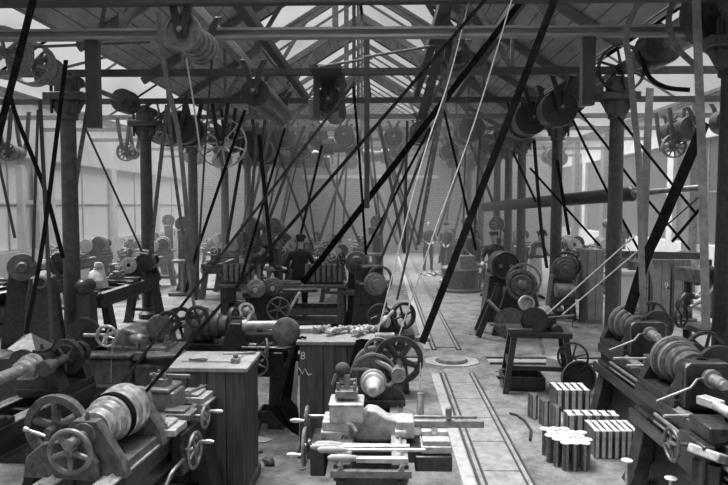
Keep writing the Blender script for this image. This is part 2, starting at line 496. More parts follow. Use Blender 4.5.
for k, yy in enumerate((7.95, 10.4, 13.2, 15.6, 18.1, 21, 24.5)):
    mb = MB()
    for s_ in (-1, 1):
        xo = CL if s_ < 0 else CR
        mb.bar((xo, yy, ZE - .1), (NC, yy, ZE + RH - .12), .09, .13)
        mb.bar((NC + s_ * 2.6, yy, 4.5), (NC + s_ * 1.2, yy, zr(NC + 1.2) - .1), .06, .08)
        mb.bar((NC + s_ * 2.6, yy, 4.5), (NC + s_ * 2.6, yy, zr(NC + 2.6) - .1), .05, .05)
    mb.bar((NC, yy, 4.5), (NC, yy, ZE + RH - .1), .07, .07)
    struct('trim_roof_truss', mb, beam_m, '%s roof truss of rafters and struts over the nave' % ORD[k], 'truss')
for x_, yy, z0, z1, lb in ((2.47, 8.0, 3.55, 4.42, 'over the track'), (-3.55, 8.0, 3.3, 4.42, 'beside the spoked pulleys')):
    mb = MB(); mb.box((x_, yy, (z0 + z1) / 2), (.15, .12, z1 - z0)); struct('trim_hanging_post', mb, beam_d, 'square timber post hanging from the pale beam ' + lb, 'post')
mb = MB(); mb.box((W(367, 60, 9.5).x, 9.5, 3.6), (.075, .075, 2.6)); struct('trim_hanging_post', mb, beam_d, 'slim dark post hanging in the middle of the roof', 'post')

# columns
def column(x_, y_, top, r, label, bracket=True, m_=None):
    o = thing('cast_iron_column', label, 'column', (x_, y_, 0), 0, None, 'structure')
    mb = MB(); mb.rev((0, 0, 0), (0, 0, 1), [(0, r * 1.7), (.1, r * 1.7), (.16, r * 1.12), (1.2, r * 1.05), (top - .3, r * .95), (top - .28, r * 1.25), (top - .22, r * 1.25), (top - .2, r), (top, r)], 18)
    mb.build('column_shaft', m_ or colm, o)
    if bracket:
        mb = MB(); mb.box((0, 0, top + .06), (.62, .34, .12)); mb.box((0, 0, top + .22), (.3, .24, .26))
        mb.prism([(-.26, top), (.26, top), (.13, top - .22), (-.13, top - .22)], -.08, .08)
        mb.build('column_head', colm, o, bevel=.015)
        mb = MB()
        for sx_ in (-.2, .2): mb.cyl((sx_, -.1, top - .2), (sx_, -.1, top + .3), .025, n=8)
        mb.build('head_bolt', iron, o)
    mb = MB(); mb.cyl((0, 0, top + (.34 if bracket else 0)), (0, 0, 4.38), r * .62); mb.build('upper_post', colm, o)
    return o
for k, yy in enumerate((6.6, 10.0, 13.3, 16.6, 20.0, 23.4, 26.8)):
    column(CL, yy, 3.95, .12, '%s cast iron column of the row beside the long lathes' % ORD[k])
for k, yy in enumerate((7.1, 10.5, 14.0, 17.5, 19.3, 21.2, 24.6, 28)):
    column(CR, yy, 4.0, .115, '%s cast iron column of the row beside the grinders' % ORD[k], m_=iron if k == 0 else None)

for k, (px, Y) in enumerate(((21, 16.9), (26, 17.6))):
    q = W(px, 200, Y); mb = MB(); mb.box((q.x, Y, 1.7), (.16, .16, 3.4)); struct('trim_window_post', mb, plaster, ('pale post standing before the paned windows', 'second pale post before the paned windows')[k], 'post')
    if k == 0: pa = q
mb = MB(); mb.bar(W(-30, 203, 16.9), W(75, 202, 17.5), .1, .12); struct('trim_window_rail', mb, plaster, 'pale level rail before the paned windows', 'rail')
# ------------------------------------------------------------------ machine kit.  x runs along the spindle from headstock to tail, the operator stands at -y
def bed_legs(o, L, bw, bz, m, xs):
    for x_ in xs:
        mb = MB(); z1 = bz - .2
        for s_ in (-1, 1):
            mb.prism([(s_ * bw * .28, z1), (s_ * bw * .5, z1), (s_ * bw * .72, .06), (s_ * bw * .78, 0), (s_ * bw * .5, 0), (s_ * bw * .46, .06), (s_ * bw * .33, z1 * .7)], x_ - .09, x_ + .09, 'yz')
        mb.box((x_, 0, z1 - .03), (.2, bw * .95, .06)); mb.box((x_, 0, z1 * .35), (.06, bw * 1.0, .05))
        mb.build('leg', m, o, bevel=.008)


def cone_prof(x0, x1, radii):
    pr = []; n = len(radii); w = (x1 - x0) / n
    for i, r in enumerate(radii):
        a = x0 + w * i
        pr += [(a + .002, r - .006), (a + .008, r), (a + w * .5, r + .003), (a + w - .008, r), (a + w - .002, r - .006)]
    return pr


def lathe(name, label, loc, rz, L=2.2, bw=.42, bz=.86, ch=.26, hl=.72, radii=(.17, .145, .12, .095), saddle=None, tail=None, chuck='face',
          m=iron, mw=steel_d, mc=iron_l, group=None, cat='lathe', gear=.17, legs=None, detail=1, rev=False):
    o = thing(name, label, cat, loc, rz, group)
    zc = bz + ch
    mb = MB()
    for s_ in (-1, 1):
        y_ = s_ * (bw / 2 - .05)
        mb.box((L / 2, y_, bz - .05), (L, .1, .1)); mb.box((L / 2, y_ * .96, bz - .14), (L, .045, .14)); mb.box((L / 2, y_, bz - .21), (L, .09, .035))
    for k in range(max(3, int(L / .4))):
        mb.box((.03 + (L - .06) * k / max(2, int(L / .4) - 1), 0, bz - .12), (.05, bw - .12, .18))
    mb.build('bed', m, o, bevel=.006)
    mb = MB()
    for s_ in (-1, 1):
        y_ = s_ * (bw / 2 - .05)
        mb.prism([(y_ - .05, bz), (y_ + .05, bz), (y_ + .05, bz + .008), (y_ + .022, bz + .008), (y_, bz + .026), (y_ - .022, bz + .008), (y_ - .05, bz + .008)], hl + .01, L - .01, 'yz')
    mb.build('bed_way', mw, o)
    bed_legs(o, L, bw, bz, m, legs or ((.2, L - .25) if L < 3 else (.2, L / 2, L - .25)))
    # headstock with its two bearings
    mb = MB()
    mb.box((hl / 2, 0, bz + .035), (hl, bw * .92, .07))
    for x_, t_ in ((.07, .1), (hl - .08, .13)):
        mb.prism([(-bw * .46, bz + .06), (bw * .46, bz + .06), (bw * .4, bz + .14), (bw * .2, zc + .04), (bw * .14, zc + .085), (-bw * .14, zc + .085), (-bw * .2, zc + .04), (-bw * .4, bz + .14)], x_ - t_ / 2, x_ + t_ / 2, 'yz')
        mb.box((x_, 0, zc + .095), (t_ * .8, .1, .03)); mb.cyl((x_, 0, zc + .1), (x_, 0, zc + .15), .018, .012, 8)
    mb.build('headstock', m, o, bevel=.012)
    rr = list(radii)[::-1] if rev else list(radii)
    mb = MB(); mb.rev((0, 0, zc), (1, 0, 0), cone_prof(.14, hl - .17, rr), 28); mb.build('cone_pulley', mc, o)
    mb = MB(); mb.cyl((-.06, 0, zc), (hl + .1, 0, zc), .036); mb.cyl((hl - .01, 0, zc), (hl + .05, 0, zc), .06); mb.build('spindle', mw, o)
    if gear:
        mb = MB(); yb = bw * .36
        mb.cyl((.03, yb, zc + .03), (hl - .03, yb, zc + .03), .022)
        mb.ring((hl - .17, yb, zc + .03), (1, 0, 0), gear - .02, .014, sq=.045); mb.cyl((hl - .185, yb, zc + .03), (hl - .155, yb, zc + .03), gear - .03)
        mb.ring((.15, yb, zc + .03), (1, 0, 0), gear * .5, .012, sq=.05); mb.cyl((.13, yb, zc + .03), (.17, yb, zc + .03), gear * .48)
        mb.build('back_gear', m, o)
    if chuck == 'face':
        mb = MB(); mb.rev((hl + .05, 0, zc), (1, 0, 0), [(0, .05), (.02, .15), (.055, .155), (.06, .145), (.05, .05)], 28)
        for k in range(4): mb.box((hl + .1, .09 * math.cos(k * PI / 2), zc + .09 * math.sin(k * PI / 2)), (.05, .035, .035))
        mb.build('faceplate', mw, o)
    elif chuck == 'nose':
        mb = MB(); mb.rev((hl + .03, 0, zc), (1, 0, 0), [(0, .1), (.05, .1), (.055, .075), (.1, .07), (.105, .052), (.2, .046), (.205, .03)], 24); mb.build('spindle_nose', pale, o)
    elif chuck == 'bar':
        mb = MB(); mb.rev((hl + .03, 0, zc), (1, 0, 0), [(0, .1), (.05, .1), (.055, .085), (.1, .085), (.105, .07), (.16, .07), (.165, .045), (.75, .045), (.755, .035)], 24); mb.build('work_bar', steel, o)
    if saddle is not None: add_saddle(o, saddle, bw, bz, zc, m, mw, detail)
    if tail is not None:
        mb = MB(); mb.prism([(tail - .13, bz + .01), (tail + .16, bz + .01), (tail + .14, bz + .08), (tail + .1, zc - .05), (tail + .1, zc + .06), (tail - .12, zc + .06), (tail - .12, zc - .05), (tail - .08, bz + .08)], -bw * .22, bw * .22)
        mb.box((tail, 0, bz + .035), (.3, bw * .85, .05)); mb.build('tailstock', m, o, bevel=.012)
        mb = MB(); mb.cyl((tail - .26, 0, zc), (tail + .22, 0, zc), .032); mb.cyl((tail - .34, 0, zc), (tail - .26, 0, zc), .006, .026); mb.build('tailstock_barrel', mw, o)
        mb = MB(); mb.wheel((tail + .2, 0, zc), (1, 0, 0), .11, .011, 4); hw = mb.build('handwheel', mw, o)
        mb = MB(); mb.rev((tail + .2, .08, zc + .05), (1, 0, 0), [(0, .008), (.03, .013), (.07, .014), (.09, .006)], 10); mb.build('handle', mw, hw)
    if detail:
        mb = MB(); mb.cyl((hl * .7, -bw / 2 - .03, bz - .11), (L - .05, -bw / 2 - .03, bz - .11), .016, n=10); mb.cyl((hl * .7, -bw / 2 - .03, bz - .17), (L - .05, -bw / 2 - .03, bz - .17), .011, n=10)
        mb.build('lead_screw', mw, o)
    return o


def add_saddle(o, x_, bw, bz, zc, m, mw, detail=1):
    mb = MB(); mb.box((x_, 0, bz + .05), (.24, bw + .06, .06))
    for s_ in (-1, 1): mb.box((x_, s_ * (bw / 2 - .02), bz + .045), (.44, .12, .05))
    mb.box((x_, 0, bz + .1), (.16, bw + .2, .05), t=(.8, 1))
    mb.build('saddle', m, o, bevel=.01)
    mb = MB(); mb.box((x_, -bw / 2 - .07, bz - .1), (.36, .06, .26)); mb.cyl((x_ - .08, -bw / 2 - .1, bz - .08), (x_ - .08, -bw / 2 - .14, bz - .08), .04); mb.build('apron', m, o, bevel=.012)
    mb = MB(); mb.box((x_, -.05, bz + .155), (.14, .26, .06)); mb.box((x_, -.03, bz + .21), (.2, .15, .05)); mb.build('cross_slide', iron_l, o, bevel=.008)
    mb = MB(); mb.box((x_, -.02, zc - .0), (.1, .1, .05)); mb.cyl((x_, -.02, bz + .2), (x_, -.02, zc + .08), .02)
    for a in (-1, 1):
        for b in (-1, 1): mb.cyl((x_ + a * .035, -.02 + b * .035, zc), (x_ + a * .035, -.02 + b * .035, zc + .07), .009, n=6)
    mb.build('tool_post', mw, o, bevel=.004)
    mb = MB(); mb.cyl((x_, -bw / 2 - .05, bz + .12), (x_, -bw / 2 - .2, bz + .12), .014); mb.wheel((x_, -bw / 2 - .19, bz + .12), (0, 1, 0), .075, .009, 4)
    hw = mb.build('cross_slide_wheel', mw, o)
    mb = MB(); mb.rev((x_ + .05, -bw / 2 - .2, bz + .16), (0, -1, 0), [(0, .007), (.02, .011), (.06, .015), (.085, .008)], 10); mb.build('handle', steel, hw)
    mb = MB(); mb.wheel((x_ - .08, -bw / 2 - .16, bz - .08), (0, 1, 0), .13, .012, 4); hw = mb.build('apron_wheel', mw, o)
    mb = MB(); mb.rev((x_ - .0, -bw / 2 - .18, bz - .02), (0, -1, 0), [(0, .007), (.02, .011), (.06, .015), (.085, .008)], 10); mb.build('handle', steel, hw)


# ---- 1. lathe with the two spoked wheels, bottom corner
p = W(88, 440, 3.55)
A = thing('cone_pulley_lathe', 'large lathe with bright stepped cone pulley and two spoked wheels at its end', 'lathe', (p.x, p.y, 0), PI / 2 - .09)
bz, bw, L, hl, zc = .83, .44, 1.5, .54, 1.07
mb = MB()
for s_ in (-1, 1):
    mb.box((L / 2, s_ * .16, bz - .05), (L, .12, .1)); mb.box((L / 2, s_ * .155, bz - .17), (L, .05, .2)); mb.box((L / 2, s_ * .16, bz - .28), (L, .1, .04))
for k in range(5): mb.box((.05 + 1.4 * k / 4, 0, bz - .14), (.06, .3, .22))
mb.build('bed', iron, A, bevel=.008)
mb = MB()
for s_ in (-1, 1):
    y_ = s_ * .16
    mb.prism([(y_ - .055, bz), (y_ + .055, bz), (y_ + .055, bz + .01), (y_ + .024, bz + .01), (y_, bz + .03), (y_ - .024, bz + .01), (y_ - .055, bz + .01)], -.2, L - .01, 'yz')
mb.build('bed_way', pale, A)
bed_legs(A, L, bw, bz - .08, iron, (.2, 1.3))
mb = MB()
for x_, t_, k in ((.0, .07, 1), (hl - .02, .12, 1)):
    mb.prism([(-.24, bz + .0), (.24, bz), (.22, bz + .08), (.1, zc + .03), (.07, zc + .075), (-.07, zc + .075), (-.1, zc + .03), (-.22, bz + .08)], x_ - t_ / 2, x_ + t_ / 2, 'yz')
    mb.cyl((x_ - t_ * .7, 0, zc), (x_ + t_ * .7, 0, zc), .07); mb.cyl((x_, 0, zc + .07), (x_, 0, zc + .12), .016, .01, 8)
mb.box((hl / 2, 0, bz + .03), (hl, .4, .06)); mb.box((hl / 2, .12, bz + .08), (hl * .8, .12, .06))
mb.build('headstock', iron_m, A, bevel=.014)
mb = MB(); mb.rev((0, 0, zc), (1, 0, 0), cone_prof(.06, hl - .08, (.1, .122, .14, .152, .16)), 36); mb.build('cone_pulley', steel, A)
for k, (x_, r) in enumerate(((.265, .143), )):
    mb = MB(); mb.ring((x_, 0, zc), (1, 0, 0), r, .006, 36, sq=.05); mb.build('belt_band', leather_l if 0 else leather, A)
mb = MB(); mb.cyl((-.2, 0, zc), (hl + .1, 0, zc), .03); mb.build('spindle', steel_d, A)
mb = MB(); mb.rev((hl + .04, 0, zc), (1, 0, 0), [(0, .05), (.02, .09), (.06, .09), (.065, .05)], 28); mb.build('faceplate', iron_l, A)
p2_ = Matrix.Rotation(-(PI / 2 - .09), 4, 'Z')
def loc_of(o, q): return p2_ @ (V(q) - V((p.x, p.y, 0)))
q = loc_of(A, W(70, 452, 3.42))
mb = MB(); mb.wheel(q, (1, 0, 0), .132, .015, 5, .028, sr=.014); mb.cyl(q, q + V((.15, 0, .02)), .02); hw = mb.build('spoked_handwheel', iron_l, A)
mb = MB(); mb.rev(q + V((-.02, .13, .09)), V((0, 1, .3)), [(0, .008), (.05, .01), (.1, .007), (.102, .014), (.125, .014), (.13, .006)], 10); mb.build('handle', steel, hw)
q = loc_of(A, W(57, 427, 3.75))
mb = MB(); mb.wheel(q, (1, 0, 0), .195, .022, 5, .045, sq=.05, sr=.022, ph=.9); mb.cyl(q + V((-.1, 0, 0)), q + V((.25, 0, 0)), .025); mb.build('spoked_flywheel', iron_m, A)
mb = MB(); mb.prism([(-.1, bz), (.34, bz), (.32, bz + .12), (.22, bz + .2), (.0, bz + .24), (-.1, bz + .1)], -.09, -.05, 'yz'); mb.build('gear_arm', iron_m, A, bevel=.01)
# saddle with the tool slides
xs = .82
mb = MB(); mb.box((xs, .02, bz + .06), (.3, .42, .07))
for s_ in (-1, 1): mb.box((xs, s_ * .16, bz + .05), (.5, .14, .05))
mb.build('saddle', iron_m, A, bevel=.01)
mb = MB(); mb.box((xs, -.26, bz - .12), (.42, .08, .28)); mb.cyl((xs, -.28, bz - .1), (xs, -.34, bz - .1), .05); mb.build('apron', iron, A, bevel=.012)
mb = MB(); mb.box((xs + .12, -.02, bz + .16), (.2, .26, .13)); mb.box((xs + .12, -.02, bz + .24), (.24, .2, .03)); mb.build('compound_rest', iron_l, A, bevel=.012)
mb = MB(); mb.box((xs + .12, -.02, bz + .28), (.11, .11, .05))
for a in (-1, 1):
    for b in (-1, 1): mb.cyl((xs + .12 + a * .04, -.02 + b * .04, bz + .28), (xs + .12 + a * .04, -.02 + b * .04, bz + .35), .01, n=8)
mb.box((xs + .12, -.08, bz + .32), (.025, .3, .025)); mb.build('tool_post', steel_d, A, bevel=.004)
for a, (x_, y_, sx_, sy_) in enumerate(((xs + .36, -.17, .2, .2), (xs + .02, -.19, .15, .2), (xs - .2, -.17, .2, .24))):
    mb = MB(); mb.box((x_, y_, bz + .1 - .02 * a), (sx_, sy_, .045)); mb.box((x_, y_ + .02, bz + .135 - .02 * a), (sx_ * .8, sy_ * .72, .02)); mb.build('slide_plate', pale if a != 1 else iron_l, A, bevel=.006)
for x_, z_, R, nm in ((xs + .05, bz + .06, .085, 'cross_slide_wheel'), (xs - .15, bz - .1, .125, 'apron_wheel')):
    mb = MB(); mb.cyl((x_, -.26, z_), (x_, -.37, z_), .014); mb.wheel((x_, -.36, z_), (0, -1, 0), R, .012, 4, sr=.009); hw = mb.build(nm, steel_d, A)
    mb = MB(); mb.rev((x_ + R * .5, -.37, z_ + R * .3), (0, -1, 0), [(0, .008), (.03, .012), (.07, .017), (.1, .008)], 12); mb.build('handle', steel, hw)
mb = MB(); mb.tube([(xs - .45, -.27, bz - .26), (xs - .38, -.29, bz - .17), (xs - .33, -.3, bz - .15), (xs - .25, -.3, bz - .15)], .012); mb.rev((xs - .26, -.3, bz - .15), (1, 0, 0), [(0, .012), (.03, .018), (.07, .012)], 10); mb.build('feed_lever', steel_d, A)
lw = A

def tool(name, label, parts, cat, loc, rz=0, m=steel_d):
    o = thing(name, label, cat, loc, rz)
    for nm, f, mm in parts:
        mb = MB(); f(mb); mb.build(nm, mm or m, o)
    return o

def on_A(x_, y_, z_):
    A_m = Matrix.Translation(V((p.x, p.y, 0))) @ Matrix.Rotation(PI / 2 - .09, 4, 'Z')
    return A_m @ V((x_, y_, z_))
def spanner(name, label, loc, rz, s=1):
    o = thing(name, label, 'spanner', loc, rz)
    mb = MB(); mb.box((0, 0, .006), (.16 * s, .022, .01)); mb.build('shank', steel_d, o, bevel=.003)
    for e_, a0 in ((1, .6), (-1, PI + .6)):
        mb = MB(); n = 12; out = []; inn = []
        for k in range(n + 1):
            a = a0 + 2 * PI * (k / n) * .8
            out.append((e_ * .092 * s + .026 * math.cos(a), .026 * math.sin(a))); inn.append((e_ * .092 * s + .013 * math.cos(a), .013 * math.sin(a)))
        mb.prism(out + inn[::-1], .0, .014, 'xy'); mb.build('jaw', steel_d, o)
    return o
spanner('spanner', 'double ended spanner lying on the flat slide of the lathe with two spoked wheels', on_A(xs - .2, -.17, bz + .106), 1.9)
spanner('spanner', 'double ended spanner lying on the upper slide plate beside the plank cabinet', on_A(xs + .36, -.17, bz + .152), 1.2)

# ---- 2. lathe at the edge of the hall with a thick bright bar
p = W(44, 366, 5.15)
B = lathe('bar_lathe', 'lathe with thick bright bar pointing out of its spindle, cut by the picture edge', (p.x + .1, p.y + .3, 0), -PI / 2 - .12, L=1.9, bw=.42, bz=.83, ch=.27, hl=.5,
          radii=(.085, .075, .07), chuck='bar', saddle=1.3, gear=.15, m=iron, mw=pale)
BM = (Matrix.Translation(B.location) @ Matrix.Rotation(-PI / 2 - .12, 4, 'Z')).inverted()
q = BM @ W(66, 358, 5.1); q2 = BM @ W(46, 368, 4.85)
mb = MB(); mb.wheel(q, (1, .1, .0), .135, .016, 5, .035, sq=.035, sr=.016); mb.cyl(q, q2, .036); mb.build('spoked_wheel', iron_m, B)
mb = MB(); mb.cyl(q2 - V((.05, 0, 0)), q2 + V((.03, 0, 0)), .06); mb.tube([q2, q2 + V((0, -.1, .03)), BM @ W(28, 366, 4.9)], .022); mb.build('gear_link', iron_m, B)
mb = MB(); mb.rev(BM @ W(25, 363, 5.05), (1, 0, 0), [(0, .05), (.01, .115), (.04, .115), (.05, .05)], 28); mb.build('disc_gear', iron, B)
q = W(30, 345, 5.75)
mb = MB()
ap, b1, b2, b3 = W(31, 333, 5.9), W(7, 349, 5.7), W(38, 359, 5.6), W(53, 344, 6.1)
b4 = b1 + b3 - b2
mb.add([ap, b1, b2, b3, b4, ap - V((0, 0, .012)), b1 - V((0, 0, .012)), b2 - V((0, 0, .012)), b3 - V((0, 0, .012)), b4 - V((0, 0, .012))],
       [(0, 1, 2), (0, 2, 3), (0, 3, 4), (0, 4, 1), (5, 7, 6), (5, 8, 7), (5, 9, 8), (5, 6, 9), (1, 6, 7, 2), (2, 7, 8, 3), (3, 8, 9, 4), (4, 9, 6, 1)])
t = thing('sheet_hood', 'pale pointed sheet metal hood standing behind the bar lathe', 'hood', (b1.x + .1, b1.y + .1, 0))
for v_ in mb.v: v_ -= V(t.location)
mb.build('hood_cover', iron_l, t, smooth=False)
mb = MB(); c_ = (b1 + b3) / 2 - V(t.location); mb.box((c_.x, c_.y, (b2.z - .02) / 2), (.42, .4, b2.z - .02)); mb.build('hood_stand', iron, t, bevel=.01)

# ---- 3. milling machine with box body
p = W(138, 372, 6.4)
t = thing('box_body_milling_machine', 'box bodied machine with a round handwheel and cluttered sloping table', 'milling machine', (p.x, p.y, 0), -.05)
mb = MB(); mb.box((-.17, -.05, .44), (.42, .5, .86), t=(.97, .95)); mb.box((.25, 0, .4), (.4, .44, .8)); mb.box((0, 0, .03), (.95, .62, .06)); mb.box((-.17, -.06, .6), (.47, .56, .05)); mb.box((-.17, -.06, .9), (.47, .56, .05)); mb.build('body', iron_m, t, bevel=.02)
mb = MB(); mb.box((.02, .05, .9), (.84, .5, .05)); mb.box((.06, -.02, .94), (.6, .3, .05)); mb.box((.3, .0, .9), (.36, .6, .03), rz=.35); mb.build('table', iron_l, t, bevel=.01)
mb = MB(); mb.prism([(-.2, .92), (.16, .92), (.12, 1.0), (.04, 1.1), (-.1, 1.14), (-.18, 1.06)], -.12, .16); mb.blob((.05, -.1, 1.02), (.1, .08, .07)); mb.build('headstock', steel_d, t, bevel=.02)
mb = MB(); mb.wheel((-.2, -.24, 1.08), (0, 1, 0), .115, .016, 4, .022); mb.cyl((-.2, -.24, 1.08), (-.2, 0, 1.08), .025); mb.cyl((-.45, -.2, 1.08), (-.2, -.2, 1.08), .018); mb.build('handwheel', steel, t)
mb = MB(); mb.rev((-.62, .1, 1.0), (0, 1, 0), [(0, .05), (.01, .19), (.05, .19), (.06, .05)], 28); mb.build('disc_wheel', iron, t)
mb = MB(); mb.cyl((-.41, -.28, .42), (-.2, -.28, .42), .015); mb.blob((-.41, -.28, .42), .03); mb.blob((-.4, -.28, .36), .028); mb.build('feed_handle', steel_d, t)
for k in range(14):
    mb = MB(); x_, y_ = random.uniform(-.1, .38), random.uniform(-.2, .18)
    mb.cyl((x_, y_, .95), (x_ + random.uniform(-.05, .05), y_, 1.0 + random.random() * .1), .012 + random.random() * .02, n=8); mb.build('clamp_bolt', steel_d, t)
mb = MB(); mb.rev((.2, .1, 1.12), (.3, -1, 0), [(-.2, .06), (-.1, .1), (-.02, .1), (0, .13), (.1, .13), (.11, .08)], 24); mb.prism([(.08, .9), (.36, .9), (.3, 1.12), (.14, 1.12)], .02, .2); mb.build('cutter_head', iron_m, t, bevel=.01)
mb = MB(); c0 = V((.3, .05, 1.17)); mb.ring(c0, (.25, -1, 0), .1, .016, 24, sq=.05); mb.cyl(c0 + V((0, .02, 0)), c0 + V((.26, .06, .06)), .02); mb.wheel(c0 + V((.28, .06, .05)), (.25, -1, 0), .12, .02, 4, .03); mb.build('belt_wheel', iron, t)
mb = MB(); mb.box((.06, -.12, .96), (.1, .06, .1), rz=.5); mb.prism([(.02, .92), (.16, .92), (.13, .84), (.05, .84)], -.22, -.12); mb.build('vice', iron_l, t, bevel=.006)
# ---- 4. plank cabinets
def cabinet(name, label, x0, x1, y0, y1, z, planks, m, chalk=None):
    o = thing(name, label, 'cabinet', ((x0 + x1) / 2, (y0 + y1) / 2, 0)); hx, hy = (x1 - x0) / 2, (y1 - y0) / 2
    mb = MB(); mb.box((0, .01, z / 2 - .02), (hx * 2 - .05, hy * 2 - .05, z - .06)); mb.build('carcass', wood_d, o)
    n = planks; wv = hx * 2 / n
    mb = MB()
    for k in range(n): mb.box((-hx + wv * (k + .5), -hy + .012, z / 2 + .01), (wv - .006, .024, z - .1))
    mb.build('front_panel', m if m is wood_m and 0 else wood_d, o, bevel=.004)
    for s_ in (-1, 1):
        mb = MB(); m_ = max(2, round(hy * 2 / .2)); wy = (hy * 2 - .03) / m_
        for k in range(m_): mb.box((s_ * (hx - .012), -hy + .03 + wy * (k + .5), z / 2 + .01), (.024, wy - .005, z - .1))
        mb.build('side_panel', wood_d, o, bevel=.004)
    mb = MB(); mb.box((0, 0, z - .018), (hx * 2 + .05, hy * 2 + .04, .036)); mb.build('top', m, o, bevel=.006)
    mb = MB(); mb.box((0, 0, .04), (hx * 2 + .04, hy * 2 + .03, .08)); mb.build('plinth', wood_d, o, bevel=.008)
    return o

def text_part(o, name, s, size, loc, rot, m, ext=.002):
    c = bpy.data.curves.new(name, 'FONT'); c.body = s; c.size = size; c.extrude = ext; c.materials.append(m); c.align_x = 'CENTER'
    t_ = bpy.data.objects.new(name, c); COL.objects.link(t_)
    dg = bpy.context.evaluated_depsgraph_get(); dg.update(); me = bpy.data.meshes.new_from_object(t_.evaluated_get(dg)); bpy.data.objects.remove(t_)
    me.materials.clear(); me.materials.append(m); t_ = bpy.data.objects.new(name, me); COL.objects.link(t_); t_.parent = o; t_.location = loc; t_.rotation_euler = rot
    return t_

a_, b_ = PZ(168, 367, 1.07), PZ(245, 367, 1.07)
yb = PZ(245, 352, 1.07).y
C1 = cabinet('plank_cabinet', 'tall dark plank cabinet with pale bench top behind the lathe slides', a_.x, b_.x, a_.y, yb, 1.07, 4, wood_l)
a2, b2 = PZ(299, 341, 1.1), PZ(372, 341, 1.1)
y2 = PZ(300, 328, 1.1).y
C2 = cabinet('plank_cabinet', 'dark plank cabinet topped with crumpled rags and a chalked 8', a2.x, b2.x, a2.y, y2, 1.1, 3, wood_m)
text_part(C2, 'chalk_number', '8', .1, (-.3, -(y2 - a2.y) / 2 - .003, .93), (PI / 2, 0, 0), print_m)
mb = MB(); mb.tube([(-.34, -.34, .86), (-.3, -.34, .8), (-.28, -.34, .85), (-.25, -.34, .79), (-.22, -.34, .8)], .005); mb.build('chalk_scrawl', print_m, C2)

# things on the first cabinet
def on(o, x_, y_, z_): return V(o.location) + V((x_, y_, z_))
t = thing('steel_sheet', 'thin pale metal sheet lying flat on the plank cabinet with bench top', 'sheet', on(C1, -.05, .02, 1.07))
mb = MB(); mb.add([(-.2, -.12, 0), (.24, -.14, 0), (.27, .12, 0), (-.16, .14, 0), (-.2, -.12, .006), (.24, -.14, .012), (.27, .12, .008), (-.16, .14, .006)], [(0, 3, 2, 1), (4, 5, 6, 7), (0, 1, 5, 4), (1, 2, 6, 5), (2, 3, 7, 6), (3, 0, 4, 7)]); mb.build('metal_sheet', pale, t)
t = thing('inside_caliper', 'small dark caliper lying on the thin sheet on the bench top', 'caliper', on(C1, -.12, -.09, 1.082))
for s_ in (-1, 1):
    mb = MB(); mb.tube([(-.06, 0, .005), (-.02, .015 * s_, .005), (.04, .03 * s_, .005), (.08, .012 * s_, .005)], .006); mb.build('leg', iron, t)
mb = MB(); mb.cyl((-.06, 0, 0), (-.06, 0, .014), .013); mb.build('pivot', steel_d, t)
t = thing('hand_file', 'dark file with wooden handle at the back of the bench top', 'file', on(C1, .12, .16, 1.07), .15)
mb = MB(); mb.box((0, 0, .006), (.18, .025, .009)); mb.build('blade', iron, t)
mb = MB(); mb.rev((.09, 0, .014), (1, 0, 0), [(0, .008), (.03, .014), (.08, .012), (.1, .005)], 12); mb.build('handle', wood_m, t)
t = thing('small_casting', 'small pale casting standing at the corner of the bench top', 'casting', on(C1, .2, -.12, 1.07))
mb = MB(); mb.box((0, 0, .02), (.07, .06, .04)); mb.cyl((0, 0, .04), (0, 0, .075), .02); mb.build('casting_body', steel_d, t, bevel=.006)

# crumpled rags on the second cabinet
def rag(label, loc, s, rz, seed):
    r = random.Random(seed); mb = MB(); pts = []
    n = 9
    for k in range(n):
        pts.append((s * (k / (n - 1) - .5) * 2, .04 * math.sin(k * 1.7 + seed) * s * 4, .03 + .03 * abs(math.sin(k * 1.3 + seed))))
    mb.tube(pts, [.012 + .016 * abs(math.sin(k * 1.1 + seed * 2)) for k in range(n)], 9)
    mb.tube([(x_ * .8, y_ + .05, z_ * .8) for x_, y_, z_ in pts[1:-1]], [.01 + .014 * abs(math.cos(k * 1.4 + seed)) for k in range(n - 2)], 9)
    mb.blob((s * .3, .01, .025), (.04, .03, .025))
    o = mb.build('crumpled_rag', canvas if seed % 2 else pale, None)
    o.location = loc; o.rotation_euler = (0, 0, rz)
    return tag(o, label, 'rag', 'rags on the chalked cabinet')
hx2 = (b2.x - a2.x) / 2
for k, (x_, y_, s_, rz, lb) in enumerate((
        (-.16, .05, .09, .5, 'short pale rag first in the heap on the chalked cabinet, above the chalk number'), (-.02, -.02, .12, .9, 'twisted pale rag second in the heap on the chalked cabinet'),
        (.1, .06, .1, .2, 'thick folded rag in the middle of the heap on the chalked cabinet'), (.22, -.05, .13, 1.2, 'long rag trailing over the middle of the chalked cabinet top'),
        (.3, .1, .11, -.4, 'rag bunched at the lathe end of the chalked cabinet'))):
    rag(lb, on(C2, x_, y_, 1.1), s_, rz, k + 1)
t = thing('flat_box', 'flat pale box beside the rags on the chalked cabinet', 'box', on(C2, -.28, .12, 1.1), .1)
mb = MB(); mb.box((0, 0, .02), (.2, .14, .04)); mb.build('tray', pale, t, bevel=.005)
mb = MB(); mb.box((0, 0, .045), (.21, .15, .012)); mb.build('lid', pale, t, bevel=.004)

